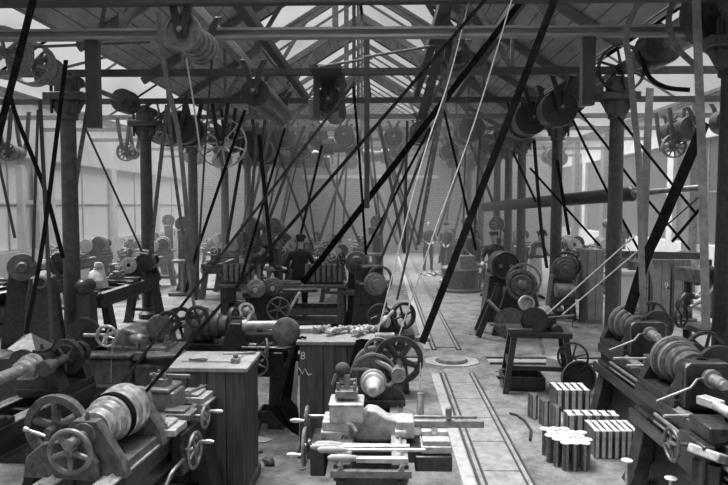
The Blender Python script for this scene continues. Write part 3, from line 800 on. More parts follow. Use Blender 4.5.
# dark apron hanging from the side of the second cabinet
t = thing('leather_apron', 'dark leather apron hanging down the side of the chalked cabinet', 'apron', (a2.x, a2.y, 0))
def strip_mesh(mb, rows, th):
    n = len(rows[0]); vs = []
    for r in rows: vs += [V(q) for q in r]
    vs2 = [v_ + V((0, th, 0)) for v_ in vs]; m_ = len(vs); fs = []
    for i in range(len(rows) - 1):
        for k in range(n - 1):
            a = i * n + k; fs.append((a, a + 1, a + n + 1, a + n)); fs.append((a + m_, a + n + m_, a + n + 1 + m_, a + 1 + m_))
    ed = [(i * n, i * n + n) for i in range(len(rows) - 1)] + [(i * n + n - 1, i * n + 2 * n - 1) for i in range(len(rows) - 1)] + [(k, k + 1) for k in range(n - 1)] + [((len(rows) - 1) * n + k, (len(rows) - 1) * n + k + 1) for k in range(n - 1)]
    for a, b in ed: fs.append((a, b, b + m_, a + m_))
    return mb.add(vs + vs2, fs)
s0 = 650 / a2.y
def apx(px, py, dy=0): q = W(px, py, a2.y + .05 + dy); return q - V((a2.x, a2.y, 0))
rows = [[apx(294, 341, .1), apx(297, 341, .02), apx(301, 341, -.06)], [apx(284, 366, .16), apx(289, 366, .02), apx(295, 366, .06)], [apx(272, 398, .2), apx(281, 400, .02), apx(291, 400, .09)],
        [apx(269, 408, .2), apx(282, 412, -.02), apx(298, 408, .05)], [apx(280, 422, .12), apx(290, 425, -.02), apx(299, 424, .02)], [apx(292, 432, .06), apx(295, 434, 0), apx(299, 436, -.02)]]
mb = MB(); strip_mesh(mb, rows, .012); a1 = mb.build('apron_sheet', leather, t)
mb = MB(); mb.tube([apx(296, 340, .05), apx(302, 337, .02), apx(306, 338, .0)], .012); mb.build('strap', leather, t)
t = thing('light_gap_strip', 'pale strip added for the light gap between the leather apron and the chalked cabinet', 'rag', (a2.x, a2.y, 0))
mb = MB(); strip_mesh(mb, [[apx(293, 362, .3), apx(298, 362, .28)], [apx(292, 385, .31), apx(298, 385, .27)], [apx(290, 403, .32), apx(297, 404, .28)]], .01); mb.build('gap_strip', cloth_l, t)  # pale strip stands in for the light gap beside the apron

# ---- 5. the lathe in the middle, seen along its bed
p = W(371, 471, 3.79)
X0 = p.x
YH = 5.5
X0 += .0
T = thing('end_on_lathe', 'bright lathe seen end on beside the track, tools laid across its bed', 'lathe', (X0, YH, 0), -PI / 2)
L = YH - 3.79; bw = .48; bz = .8; zc = 1.0; hl = .62
mb = MB()
for s_ in (-1, 1):
    mb.box((L / 2, s_ * .175, bz - .05), (L, .1, .1)); mb.box((L / 2, s_ * .175, bz - .18), (L, .05, .2))
mb.box((L - .03, 0, bz - .13), (.05, .42, .14)); mb.box((.4, 0, bz - .15), (.06, .3, .2)); mb.box((.05, 0, bz - .15), (.06, .3, .2))
mb.build('bed', iron, T, bevel=.006)
mb = MB()
for s_ in (-1, 1):
    mb.box((L / 2 + .3, s_ * .15, bz + .006), (L - .62, .05, .012)); mb.box((L / 2 + .3, s_ * .212, bz + .004), (L - .62, .025, .008))
    mb.prism([(s_ * .185 - .018, bz), (s_ * .185 + .018, bz), (s_ * .185, bz + .03)], hl, L + .01, 'yz')
mb.build('bed_way', steel, T)
mb = MB(); mb.prism([(-.24, bz - .06), (-.24, bz - .02), (-.2, bz - .02), (-.18, bz + .015), (-.16, bz - .02), (.16, bz - .02), (.18, bz + .015), (.2, bz - .02), (.24, bz - .02), (.24, bz - .06)], L, L + .04, 'yz'); mb.build('end_plate', iron_l, T)
for x_ in (.2, L - .22):
    mb = MB(); mb.box((x_, 0, (bz - .2) / 2), (.26, .44, bz - .2), t=(.8, .86)); mb.box((x_, 0, .03), (.34, .56, .06)); mb.build('leg', iron, T, bevel=.015)
mb = MB(); mb.box((hl / 2, 0, bz + .03), (hl, .46, .07))
for x_, t_ in ((.06, .1), (hl - .1, .13)):
    mb.prism([(-.25, bz), (.25, bz), (.24, bz + .08), (.15, zc - .02), (.1, zc + .09), (-.1, zc + .09), (-.15, zc - .02), (-.24, bz + .08)], x_ - t_ / 2, x_ + t_ / 2, 'yz')
mb.build('headstock', iron, T, bevel=.014)
mb = MB(); mb.rev((.1, 0, zc), (1, 0, 0), cone_prof(0, .36, (.175, .15, .125)), 30); mb.build('cone_pulley', iron_m, T)
mb = MB(); mb.rev((hl - .09, .0, zc + .02), (1, 0, 0), [(0, .17), (.012, .19), (.04, .19), (.045, .175), (.03, .16), (.03, .05)], 36); mb.build('gear_guard', iron_m, T)
mb = MB(); mb.rev((hl - .03, 0, zc), (1, 0, 0), [(0, .1), (.04, .1), (.045, .085), (.08, .082), (.09, .062), (.13, .058), (.15, .046), (.27, .042), (.28, .03)], 26); mb.build('spindle_nose', pale, T)
mb = MB()
c = V((.3, .2, zc + .1)); mb.wheel(c, (1, 0, 0), .195, .021, 5, .05, sq=.055, sr=.022); mb.cyl(c - V((.2, 0, 0)), c + V((.34, 0, 0)), .026); mb.build('spoked_wheel', iron, T)
mb = MB(); c = V((.2, .03, zc + .15)); mb.ring(c, (1, 0, 0), .1, .012, sq=.05); mb.cyl(c - V((.02, 0, 0)), c + V((.02, 0, 0)), .03)
for k in range(4): mb.cyl(c, c + V((0, .1 * math.cos(k * PI / 2), .1 * math.sin(k * PI / 2))), .012)
mb.build('change_wheel', iron_l, T)
mb = MB(); mb.tube([(.56, .02, zc + .15), (.6, .1, zc + .125), (.62, .17, zc + .07), (.62, .21, zc + .09)], .02); mb.cyl((.56, .19, zc + .07), (.68, .19, zc + .07), .055); mb.tube([(.62, .05, zc - .0), (.63, .12, zc - .02), (.63, .19, zc + .05)], .018); mb.build('gear_link', iron_l, T)
mb = MB(); mb.tube([(.56, -.17, zc + .09), (.57, -.06, zc + .09), (.58, -.0, zc + .08)], .016); mb.build('lever', iron_l, T)
# saddle: bright arched bridge
xs = 1.14
mb = MB()
mb.prism([(-.26, bz + .02), (-.26, bz + .09), (-.18, bz + .11), (-.1, bz + .1), (-.03, bz + .18), (.03, bz + .17), (.1, bz + .12), (.26, bz + .1), (.28, bz + .02), (.18, bz + .0), (.1, bz - .04), (-.1, bz - .04), (-.18, bz + .0)], xs - .07, xs + .07, 'yz')
for s_ in (-1, 1): mb.box((xs + .0, s_ * .19, bz + .04), (.3, .08, .05))
mb.build('saddle', pale, T, bevel=.016)
mb = MB(); mb.box((xs + .05, -.24, bz + .09), (.22, .18, .07)); mb.box((xs + .08, -.27, bz + .02), (.18, .14, .08)); mb.build('cross_slide', pale, T, bevel=.01)
mb = MB(); mb.box((xs + .08, -.17, bz + .18), (.2, .22, .12)); mb.box((xs + .08, -.17, bz + .245), (.22, .23, .02)); mb.build('compound_rest', pale, T, bevel=.014)
mb = MB(); mb.cyl((xs + .08, -.17, bz + .24), (xs + .08, -.17, bz + .29), .045); mb.box((xs + .08, -.17, bz + .3), (.14, .15, .05)); mb.cyl((xs + .08, -.17, bz + .32), (xs + .08, -.17, bz + .42), .02)
for a in (-1, 1):
    for b in (-1, 1): mb.cyl((xs + .08 + a * .05, -.17 + b * .055, bz + .32), (xs + .08 + a * .05, -.17 + b * .055, bz + .38), .012, n=8)
mb.box((xs + .06, -.17, bz + .37), (.04, .1, .03)); mb.build('tool_post', iron_l, T, bevel=.005)
mb = MB(); mb.blob((xs + .05, -.2, bz + .45), (.05, .05, .045)); mb.tube([(xs + .05, -.2, bz + .42), (xs + .05, -.24, bz + .4), (xs + .06, -.26, bz + .34)], .022); mb.build('waste_wad', cloth_m, T)
mb = MB(); mb.tube([(xs + .17, -.17, bz + .12), (xs + .2, -.13, bz + .12), (xs + .22, -.1, bz + .08)], .012); mb.build('clamp_lever', steel, T)
for x_, z_, R, nm in ((xs - .02, bz + .1, .075, 'cross_slide_wheel'), (xs + .12, bz - .06, .13, 'apron_wheel')):
    mb = MB(); mb.cyl((x_, -.3, z_), (x_, -.47, z_), .014); mb.wheel((x_, -.45, z_), (0, -1, 0), R, .012, 4, sr=.009); hw = mb.build(nm, steel_d, T)
    mb = MB(); mb.rev((x_ + R * .6, -.46, z_ - R * .2), (0, -1, 0), [(0, .008), (.03, .012), (.07, .017), (.1, .008)], 12); mb.build('handle', steel, hw)
mb = MB(); mb.box((xs + .1, -.35, bz - .1), (.3, .1, .22)); mb.cyl((xs + .1, -.4, bz - .06), (xs + .1, -.44, bz - .06), .05); mb.build('apron', iron, T, bevel=.012)
mb = MB(); mb.box((xs - .02, .48, bz + .06), (.06, .56, .045), t=(.6, 1)); mb.box((xs - .06, .5, bz + .09), (.02, .44, .02)); mb.cyl((xs - .02, .52, bz + .09), (xs - .02, .52, bz + .17), .022); mb.build('taper_bar', iron_l, T, bevel=.006)
mb = MB(); mb.box((xs + .04, .22, bz + .06), (.18, .12, .12)); mb.build('slide_end_block', pale, T, bevel=.012)
mb = MB(); mb.cyl((xs - .25, .34, bz + .05), (xs - .25, .34, bz + .2), .03, .02); mb.cyl((xs - .25, .34, bz + .2), (xs - .25, .34, bz + .42), .005, n=6); mb.build('oil_post', steel, T)
mb = MB(); mb.box((xs + .1, .42, bz - .04), (.24, .2, .05)); mb.box((xs + .02, .365, bz + .01), (.09, .07, .05)); mb.box((xs + .02, .475, bz + .01), (.09, .07, .05)); mb.box((xs + .16, .42, bz + .0), (.09, .18, .04)); mb.build('vice_block', pale, T, bevel=.008)
mb = MB(); mb.box((xs + .08, .3, bz - .08), (.26, .16, .1)); mb.box((xs + .15, .4, bz - .12), (.2, .24, .1)); mb.build('bracket', iron, T, bevel=.01)

def longtool(name, label, cat, x_, y0, y1, z_, r, wooden, flat=False):
    a = V((X0 - y0 * 1.0, YH - x_, z_))
    o = thing(name, label, cat, (X0 + (y0 + y1) / 2, YH - x_, z_), random.uniform(-.03, .03)); h = (y1 - y0) / 2
    mb = MB(); mb.rev((-h, 0, r), (1, 0, 0), [(0, r * .4), (.02, r * .9), (.1, r), (.17, r * .7), (.18, r * .55)], 14); mb.build('handle', wood_l if wooden else steel, o)
    mb = MB()
    if flat: mb.box((.07, 0, r * .7), (2 * h - .2, r * 1.9, r * 1.2))
    else: mb.cyl((-h + .16, 0, r), (h, 0, r), r * .55, r * .5)
    mb.build('blade', steel if not flat else pale, o, bevel=.003 if flat else 0)
    return o
longtool('scraper', 'broad flat pale scraper laid highest across the bed of the end on lathe', 'scraper', L - .22, -.36, .27, bz + .012, .026, True, True)
longtool('turning_tool', 'round pale bar with rounded handle laid across the end on lathe', 'turning tool', L - .11, -.33, .33, bz + .03, .022, True)
longtool('flat_file', 'long flat file laid lowest across the bed end of the end on lathe', 'file', L - .02, -.26, .25, bz + .012, .024, True, True)
longtool('turning_tool', 'dark tipped round tool with thick handle beside the broad scraper', 'turning tool', L - .165, -.38, .1, bz + .03, .02, True)

# dark cloth hung on the front of the chalked cabinet
t = thing('hung_sack', 'dark sacking hung over the front of the chalked cabinet, behind the end on lathe', 'sack', (a2.x, a2.y, 0))
def fpx(px, py, dy=0): q = W(px, py, a2.y - .05 - dy); return q - V((a2.x, a2.y, 0))
mb = MB(); strip_mesh(mb, [[fpx(356, 340), fpx(362, 339, .02), fpx(374, 340)], [fpx(350, 362, .03), fpx(360, 364, .06), fpx(372, 362, .02)], [fpx(344, 392, .05), fpx(356, 394, .08), fpx(368, 392, .03)], [fpx(343, 412, .04), fpx(355, 416, .06), fpx(366, 413, .02)]], .012); mb.build('sack_cloth', leather, t)
# ---- 6. machines behind the cabinets
p = W(222, 333, 7.0)
M1 = lathe('stepped_pulley_lathe', 'small lathe with stepped cone pulley behind the bench topped cabinet', (p.x - .42, p.y + .1, 0), -.12, L=1.35, bw=.4, bz=.78, ch=.24, hl=.66, radii=(.2, .17, .14, .115), chuck='face', saddle=1.0, gear=.17, m=iron, mc=iron_m)
mb = MB(); mb.wheel((-.08, -.02, 1.02), (.75, -.65, 0), .2, .02, 4, .04, sq=.05); mb.build('flywheel', iron, M1)
q = W(285, 331, 6.42)
t = thing('disc_face_machine', 'machine with a large plain pale disc facing the viewer, between the cabinets', 'disc machine', (q.x, q.y + .12, 0), .1)
mb = MB(); mb.rev((0, -.12, q.z), (0, -1, 0), [(0, .03), (.0, .138), (.03, .138), (.035, .13), (.035, .02)], 36); mb.build('disc', iron_l, t)
mb = MB(); mb.cyl((0, -.12, q.z), (0, .3, q.z), .04); mb.build('shaft', steel_d, t)
mb = MB(); mb.prism([(-.7, 0), (-.38, 0), (-.42, q.z - .1), (-.46, q.z + .06), (-.58, q.z + .06), (-.64, q.z - .1)], .0, .22); mb.box((-.3, .1, q.z - .1), (.6, .12, .08)); mb.cyl((0, .02, q.z), (0, .2, q.z), .07); mb.box((-.54, .1, .03), (.5, .45, .06)); mb.build('pedestal', iron, t, bevel=.012)
mb = MB(); mb.wheel((-.2, -.1, q.z - .17), (1, .2, 0), .1, .012, 4); mb.cyl((-.45, -.06, q.z - .17), (-.1, -.12, q.z - .17), .012); mb.build('handwheel', steel_d, t)
mb = MB(); mb.cyl((-.45, .05, q.z + .03), (-.1, .05, q.z + .03), .045); mb.cyl((-.45, .05, q.z + .03), (-.4, .05, q.z + .03), .06); mb.build('barrel', pale, t)
q = W(246, 311, 7.4)
t = thing('ring_gear_stand', 'small bright ring wheel on a dark stand above the stepped pulley lathe', 'gear stand', (q.x, q.y, 0), .3)
mb = MB(); mb.ring((0, 0, q.z), (.3, -1, .1), .085, .012, 24, sq=.04); mb.build('ring', steel, t)
mb = MB(); mb.blob((0, 0, q.z), .05); mb.blob((.05, .02, q.z - .03), .04); mb.cyl((-.06, 0, q.z - .04), (.06, .05, q.z + .04), .03); mb.build('hub', pale, t)
mb = MB(); mb.prism([(-.14, 0), (.14, 0), (.06, q.z - .06), (-.06, q.z - .06)], .02, .16); mb.build('stand', iron, t, bevel=.01)
# twin cone machine
q = W(264, 288, 9.0)
t = thing('twin_cone_machine', 'machine with two round cone pulleys side by side and an open spoked wheel below', 'shaping machine', (q.x, q.y, 0), .15)
for x_, r0, y_ in ((-.11, .12, -.1), (.12, .125, .05)):
    mb = MB(); mb.rev((x_, y_ - .12, q.z), (0, 1, 0), [(0, .03), (.005, r0 * .55), (.05, r0 * .6), (.055, r0 * .85), (.1, r0 * .85), (.105, r0), (.17, r0), (.175, r0 * 1.1), (.22, r0 * 1.1), (.22, .03)], 26); mb.build('cone_pulley', iron_l if x_ < 0 else iron_m, t)
    mb = MB(); mb.cyl((x_, y_ - .16, q.z), (x_, .4, q.z), .03); mb.cyl((x_, y_, q.z + .13), (x_, y_, q.z + .2), .03, .01); mb.build('shaft', pale, t)
mb = MB(); mb.prism([(-.3, 0), (.4, 0), (.3, .5), (.34, q.z - .1), (-.22, q.z - .1), (-.25, .5)], .08, .36); mb.box((.1, .2, q.z - .1), (.8, .4, .08)); mb.box((.5, .1, q.z - .05), (.5, .2, .05)); mb.build('frame', iron, t, bevel=.015)
mb = MB(); mb.wheel((.2, -.12, q.z - .28), (0, -1, 0), .17, .014, 6, .03, sr=.01); mb.cyl((.2, -.12, q.z - .28), (.2, .1, q.z - .28), .02); mb.build('spoked_wheel', iron_m, t)
mb = MB(); mb.tube([(.35, -.1, q.z - .3), (.45, -.12, q.z - .12), (.5, -.1, q.z - .05)], .02); mb.build('lever', pale, t)
# two wheel machine between cabinet and track
q = W(390, 316, 7.9)
t = thing('crank_wheel_machine', 'small machine with two dark rimmed wheels at its back, behind the end on lathe', 'machine', (q.x, q.y, 0), .0)
mb = MB(); mb.wheel((-.13, 0, q.z), (.25, -1, 0), .15, .014, 4, .035, sq=.05); mb.build('rimmed_wheel', iron, t)
mb = MB(); mb.wheel((.16, .08, q.z - .01), (.5, -1, 0), .17, .018, 4, .035, sq=.06); mb.build('rimmed_wheel', iron, t)
mb = MB(); mb.prism([(-.25, 0), (.25, 0), (.18, q.z - .22), (.1, q.z - .12), (.08, q.z + .05), (-.08, q.z + .05), (-.12, q.z - .14), (-.2, q.z - .22)], .06, .3); mb.box((0, .15, q.z - .25), (.6, .44, .08)); mb.build('frame', iron, t, bevel=.012)
mb = MB(); mb.blob((-.05, -.05, q.z - .06), (.06, .06, .08)); mb.tube([(-.2, -.1, q.z - .16), (-.05, -.12, q.z - .02), (.04, -.08, q.z + .08)], .02); mb.cyl((-.2, -.12, q.z - .22), (.05, -.12, q.z - .22), .04); mb.build('crank', pale, t)
mb = MB(); mb.cyl((-.16, .1, q.z - .3), (.5, .1, q.z - .3), .04); mb.build('roller', iron_l, t)
# motor like machine with two cones, beside the planer bench
q = W(373, 283, 11.6)
t = thing('drum_head_machine', 'dark machine with concentric round drum head near the bench with ribbed rack', 'machine', (q.x, q.y, 0), .2)
mb = MB(); mb.rev((0, -.1, q.z), (.1, -1, 0), [(0, .2), (.1, .2), (.11, .16), (.17, .16), (.18, .1), (.25, .09), (.26, .04)], 28); mb.build('drum_head', iron_l, t)
mb = MB(); mb.ring((.12, 0, q.z + .06), (.2, -1, 0), .23, .02, sq=.05); mb.build('rim', iron_m, t)
mb = MB(); mb.box((0, .25, q.z - .2), (.5, .6, .4)); mb.prism([(-.34, 0), (.34, 0), (.26, q.z - .3), (-.26, q.z - .3)], 0, .5); mb.box((0, .25, q.z + .15), (.38, .4, .3)); mb.build('housing', iron, t, bevel=.03)
q = W(357, 268, 12.4)
t = thing('drilling_machine', 'dark upright machine with a round capped head beside the ribbed rack', 'drilling machine', (q.x, q.y, 0), 0)
mb = MB(); mb.prism([(-.3, 0), (.3, 0), (.2, .3), (.16, q.z + .25), (-.16, q.z + .25), (-.2, .3)], .1, .4); mb.build('frame', iron, t, bevel=.03)
mb = MB(); mb.rev((0, .1, q.z + .1), (0, -1, 0), [(0, .22), (.2, .22), (.22, .15), (.3, .12), (.31, .04)], 24); mb.cyl((0, -.1, q.z + .1), (0, -.1, q.z - .35), .05); mb.build('head', iron_m, t)
mb = MB(); mb.box((0, -.12, q.z - .45), (.5, .4, .08)); mb.cyl((0, -.12, 0), (0, -.12, q.z - .45), .07); mb.build('table', iron_m, t, bevel=.01)
mb = MB(); mb.wheel((-.3, 0, q.z + .15), (1, -.5, 0), .16, .016, 5); mb.cyl((-.3, 0, q.z + .15), (0, .1, q.z + .1), .02); mb.build('handwheel', iron, t)

# ---- 7. planer bench with its ribbed rack, two workers
YBN = 12.4
a, b = W(222, 283, YBN), W(347, 283, YBN)
t = thing('planer_bench', 'long low iron bench on square legs where two workers stand', 'bench', ((a.x + b.x) / 2, YBN, 0))
hw_ = (b.x - a.x) / 2; zt = a.z
mb = MB(); mb.box((0, .1, zt - .03), (hw_ * 2, .8, .06)); mb.build('top', iron_m, t, bevel=.008)
mb = MB(); mb.box((0, -.2, zt - .52), (hw_ * 2 - .1, .06, .12)); mb.box((0, .42, zt - .5), (hw_ * 2 - .1, .1, .1)); mb.box((0, .1, .12), (hw_ * 2 - .3, .6, .06)); mb.build('lower_shelf', iron_m, t)
for x_ in (-hw_ + .1, 0, hw_ - .1):
    for y_ in (-.22, .42):
        mb = MB(); mb.box((x_, y_, (zt - .06) / 2), (.14 if x_ else .12, .1, zt - .06)); mb.build('leg', iron_m if x_ > 0 else iron, t, bevel=.01)
for (x0, x1, lb) in ((224, 262, 'ribbed rack of upright dark rolls beside the bending worker'), (305, 343, 'ribbed rack of upright dark rolls beside the worker with his back turned')):
    A0, A1 = W(x0, 285, YBN), W(x1, 266, YBN)
    o = thing('roll_rack', lb, 'rack', ((A0.x + A1.x) / 2, YBN - .1, zt), 0, 'roll racks on the planer bench'); w_ = (A1.x - A0.x); h_ = .37
    mb = MB(); mb.box((0, .1, .02), (w_ + .04, .24, .04)); mb.box((0, .17, h_ / 2), (w_, .04, h_)); mb.build('rack_frame', iron, o)
    for k in range(7):
        mb = MB(); mb.cyl((-w_ / 2 + w_ * (k + .5) / 7, .05, .04), (-w_ / 2 + w_ * (k + .5) / 7, .05, h_), w_ / 14 * .86, n=16); mb.build('roll', iron_l, o)
q = W(241, 262, YBN + .1)
t = thing('tin_can', 'small white tin standing on top of the ribbed rack beside the bending worker', 'tin', (q.x, q.y - .05, zt + .37))
mb = MB(); mb.cyl((0, .1, 0), (0, .1, .09), .045); mb.build('tin_body', cloth_l, t)
mb = MB(); mb.cyl((0, .1, .09), (0, .1, .1), .047); mb.build('lid', pale, t)
q = W(300, 280, 12.1)
t = thing('flat_casting', 'flat pale plates lying on the planer bench before the worker with his back turned', 'casting', (q.x - .25, 12.25, zt))
mb = MB(); mb.box((0, 0, .02), (.5, .25, .04)); mb.box((-.1, .04, .05), (.28, .2, .03), rz=.2); mb.build('plates', iron_m, t, bevel=.004)

# ---- 8. long lathes in the aisle by the windows
lathe('long_lathe', 'long dark lathe whose bed runs just behind the tallest near column', (W(95, 300, 10.6).x, 13.05, 0), -PI / 2, L=2.75, bw=.55, bz=.92, ch=.3, hl=.9, radii=(.24, .2, .16, .12), saddle=1.4, tail=None, chuck='face', mw=pale)
lathe('long_lathe', 'long dark lathe with hollow spindle end by the paned windows', (-6.5, 13.2, 0), -PI / 2, L=4.0, bw=.55, bz=.9, ch=.32, hl=.9, radii=(.24, .2, .16, .12), saddle=1.7, tail=3.0, chuck='nose', mw=pale)
lathe('long_lathe', 'dark lathe parallel to the windows behind the two long lathes', (-7.9, 12.5, 0), -PI / 2, L=3.6, bw=.5, bz=.9, ch=.3, hl=.9, radii=(.24, .2, .16, .12), saddle=1.9, tail=2.9, chuck='face', mw=pale)
lathe('long_lathe', 'lathe with pale bed between second and third column by the windows', (-4.2, 19.2, 0), -PI / 2, L=3.4, bw=.5, bz=.9, ch=.3, hl=.9, radii=(.24, .2, .16, .12), saddle=1.7, tail=2.9, mw=pale)
lathe('long_lathe', 'lathe beyond the second near column, on the window side', (-6.4, 19.0, 0), -PI / 2, L=3.4, bw=.5, bz=.9, ch=.3, hl=.9, radii=(.24, .2, .16, .12), saddle=1.7, tail=2.9, mw=pale)
q = W(41, 281, 9.25)
t = thing('hollow_spindle_stand', 'short thick hollow tube with bright rim on a dark pedestal by the windows', 'stand', (q.x, q.y, 0), .35)
mb = MB(); mb.rev((0, 0, q.z), (0, -1, 0), [(-.4, .12), (0, .1), (.12, .095), (.14, .07), (.0, .05)], 24); mb.build('hollow_tube', iron_l, t)
mb = MB(); mb.prism([(-.3, 0), (.3, 0), (.2, q.z - .2), (.15, q.z + .05), (-.15, q.z + .05), (-.2, q.z - .2)], .02, .4); mb.build('pedestal', iron, t, bevel=.02)
q = W(22, 267, 10.4)
t = thing('cone_end_machine', 'round cone end of a machine standing next to the hollow tube, by the paned window', 'machine', (q.x, q.y, 0), .5)
mb = MB(); mb.rev((0, 0, q.z), (0, -1, 0), [(-.5, .12), (-.3, .12), (-.29, .17), (-.1, .17), (-.09, .22), (.08, .22), (.1, .1), (.16, .07)], 24); mb.build('cone_pulley', iron_m, t)
mb = MB(); mb.prism([(-.35, 0), (.35, 0), (.2, q.z - .1), (-.2, q.z - .1)], .1, .5); mb.build('pedestal', iron, t, bevel=.02)
q = W(80, 290, 9.3)
t = thing('round_housing', 'dark rounded gear housing against the tallest near column', 'gear housing', (-4.5, 9.6, 0), 0)
mb = MB(); mb.rev((0, 0, q.z), (0, -1, 0), [(-.2, .08), (-.2, .12), (.0, .125), (.05, .09), (.08, .05)], 24); mb.build('housing_drum', iron, t)
mb = MB(); mb.prism([(-.14, 0), (.14, 0), (.1, q.z - .1), (-.1, q.z - .1)], .0, .25); mb.build('foot_casting', iron, t, bevel=.015)
q = W(98, 288, 10.75)
t = thing('white_sack', 'white knotted sack standing on the bed of the long dark lathe', 'sack', (q.x, q.y, .945))
mb = MB(); mb.rev((0, 0, 0), (0, 0, 1), [(0, .1), (.03, .15), (.15, .16), (.28, .11), (.34, .05), (.38, .08), (.44, .06)], 16)
for v_ in mb.v: v_.x += .02 * math.sin(v_.z * 20 + v_.y * 9); v_.y += .02 * math.cos(v_.z * 17 + v_.x * 8)
mb.build('sack_cloth', cloth_l, t)
mb = MB(); mb.ring((0, 0, .335), (0, 0, 1), .055, .012); mb.build('tie', rope_m, t)
# ---- 9. row of lathes along the far edge of the track aisle
def row_lathe(label, px, py, Y, L, spoke=True):
    q = W(px, py, Y)
    o = lathe('turning_lathe', label, (q.x, Y + .45, 0), -PI / 2, L=L, bw=.5, bz=.8, ch=.26, hl=.72, radii=(.19, .17, .15, .13), chuck=None, saddle=None, gear=.17, m=iron, mc=iron_m, mw=iron_l)
    z = 1.06
    mb = MB()                                              # arched front casting
    mb.prism([(-.19, .8), (.19, .8), (.19, z + .06), (.15, z + .11), (-.15, z + .11), (-.19, z + .06)], .6, .78, 'yz'); mb.build('arched_casting', iron, o, bevel=.03)
    mb = MB()
    for a, b in (((-.18, .84), (-.18, z + .07)), ((-.18, z + .07), (-.14, z + .105)), ((-.14, z + .105), (.14, z + .105)), ((.14, z + .105), (.18, z + .07))):
        mb.cyl((.785, a[0], a[1]), (.785, b[0], b[1]), .008, n=8)
    mb.build('casting_rim', iron_m, o)
    for x_, r in ((.2, .194), (.31, .174)):
        mb = MB(); mb.ring((x_, 0, z), (1, 0, 0), r, .005, 36, sq=.035); mb.build('belt_band', steel_d, o)
    mb = MB(); mb.cyl((.78, 0, z), (.97, 0, z), .045); mb.cyl((.97, 0, z), (1.01, 0, z), .032); mb.build('spindle_nose', steel, o)
    mb = MB(); mb.tube([(.82, -.04, z + .01), (.84, -.12, z - .0), (.85, -.17, z - .06), (.86, -.42, z - .16)], .011); mb.cyl((.79, 0, z), (.84, 0, z), .07); mb.build('clamp_lever', iron_l, o)
    mb = MB(); mb.wheel((.1, .3, z + .05), (1, 0, 0), .17, .013, 6, sq=.04); mb.build('spoked_wheel', iron, o)
    mb = MB(); mb.box((L / 2 + .1, -.02, .52), (L + .1, .56, .05)); mb.box((L / 2 + .1, -.3, .55), (L + .1, .03, .1)); mb.build('chip_tray', iron, o, bevel=.006)  # tray kept wide so it shades the floor beneath
    mb = MB(); mb.box((L / 2 + .1, .05, .25), (L - .1, .46, .5)); mb.build('added_dark_base', iron, o, bevel=.01)  # solid block added between the legs to make the floor there dark
    return o
RL = row_lathe('dark lathe with arched casting standing at the foot of the second grinder row column', 636, 333, 6.9, 1.58)
RL2 = row_lathe('dark lathe with big bright spindle nose, beside the dark column', 689, 358, 5.2, 2.6)
q = V(RL2.location)
mb = MB(); mb.box((1.35, -.05, .87), (.3, .6, .1)); mb.box((1.35, -.36, .68), (.36, .08, .26)); mb.box((1.35, 0, .94), (.14, .3, .06)); mb.build('saddle', iron, RL2, bevel=.012)
mb = MB(); mb.box((1.2, -.2, 1.0), (.16, .09, .06), rz=.4); mb.cyl((1.26, -.2, 1.0), (1.4, -.16, .98), .035); mb.build('tool_slide', pale, RL2, bevel=.008)
mb = MB(); mb.wheel((1.3, -.5, .74), (0, -1, 0), .12, .012, 4); mb.cyl((1.3, -.36, .74), (1.3, -.5, .74), .014); mb.build('apron_wheel', iron_m, RL2)
mb = MB(); mb.box((1.95, .05, .95), (.3, .26, .2)); mb.cyl((1.75, .05, 1.02), (2.2, .05, 1.02), .04); mb.build('tailstock', iron_m, RL2, bevel=.015)
mb = MB(); mb.box((1.7, -.1, .9), (.3, .2, .05), rz=.2); mb.build('pale_plate', pale, RL2, bevel=.006)
q = V(RL.location)
mb = MB(); mb.cyl((1.1, -.12, .9), (1.5, -.12, .9), .025); mb.box((1.25, -.02, .89), (.25, .35, .08)); mb.build('slide_rest', iron_m, RL, bevel=.01)
mb = MB(); mb.cyl((1.4, -.45, .88), (1.4, -.05, .88), .012); mb.cyl((1.2, -.5, .9), (1.2, -.1, .9), .012); mb.build('rod', steel, RL)
# drill press behind the row
q = W(700, 300, 7.4)
t = thing('pillar_drill', 'tall cluttered drilling machine with bright handles beside the dark column', 'drilling machine', (q.x, q.y, 0), .2)
mb = MB(); mb.cyl((0, .2, 0), (0, .2, 1.62), .05); mb.box((0, .1, .05), (.5, .6, .1)); mb.build('pillar', iron, t, bevel=.01)
mb = MB(); mb.box((0, -.05, .98), (.4, .36, .06)); mb.cyl((0, .2, .92), (0, .2, 1.04), .1); mb.build('table', iron_m, t, bevel=.01)
mb = MB(); mb.box((0, .1, 1.55), (.16, .5, .16)); mb.cyl((0, -.12, 1.15), (0, -.12, 1.75), .035); mb.blob((0, -.12, 1.6), .09); mb.build('spindle_head', iron_m, t, bevel=.012)
mb = MB(); mb.wheel((-.3, -.1, 1.12), (.4, -1, 0), .13, .015, 5); mb.cyl((-.3, -.1, 1.12), (0, .1, 1.2), .02); mb.build('spoked_wheel', iron, t)
mb = MB(); mb.tube([(0, -.14, 1.62), (-.1, -.2, 1.58), (-.16, -.24, 1.42), (-.2, -.22, 1.38)], .016); mb.cyl((-.05, -.16, 1.3), (-.28, -.2, 1.24), .018); mb.cyl((.1, -.1, 1.45), (-.12, -.22, 1.34), .016); mb.blob((-.2, -.22, 1.36), .03); mb.build('feed_handle', steel, t)
mb = MB(); mb.tube([(-.12, -.1, 1.33), (-.28, -.12, 1.36), (-.36, -.13, 1.28), (-.37, -.13, 1.22)], .03); mb.build('curved_spout', iron, t)

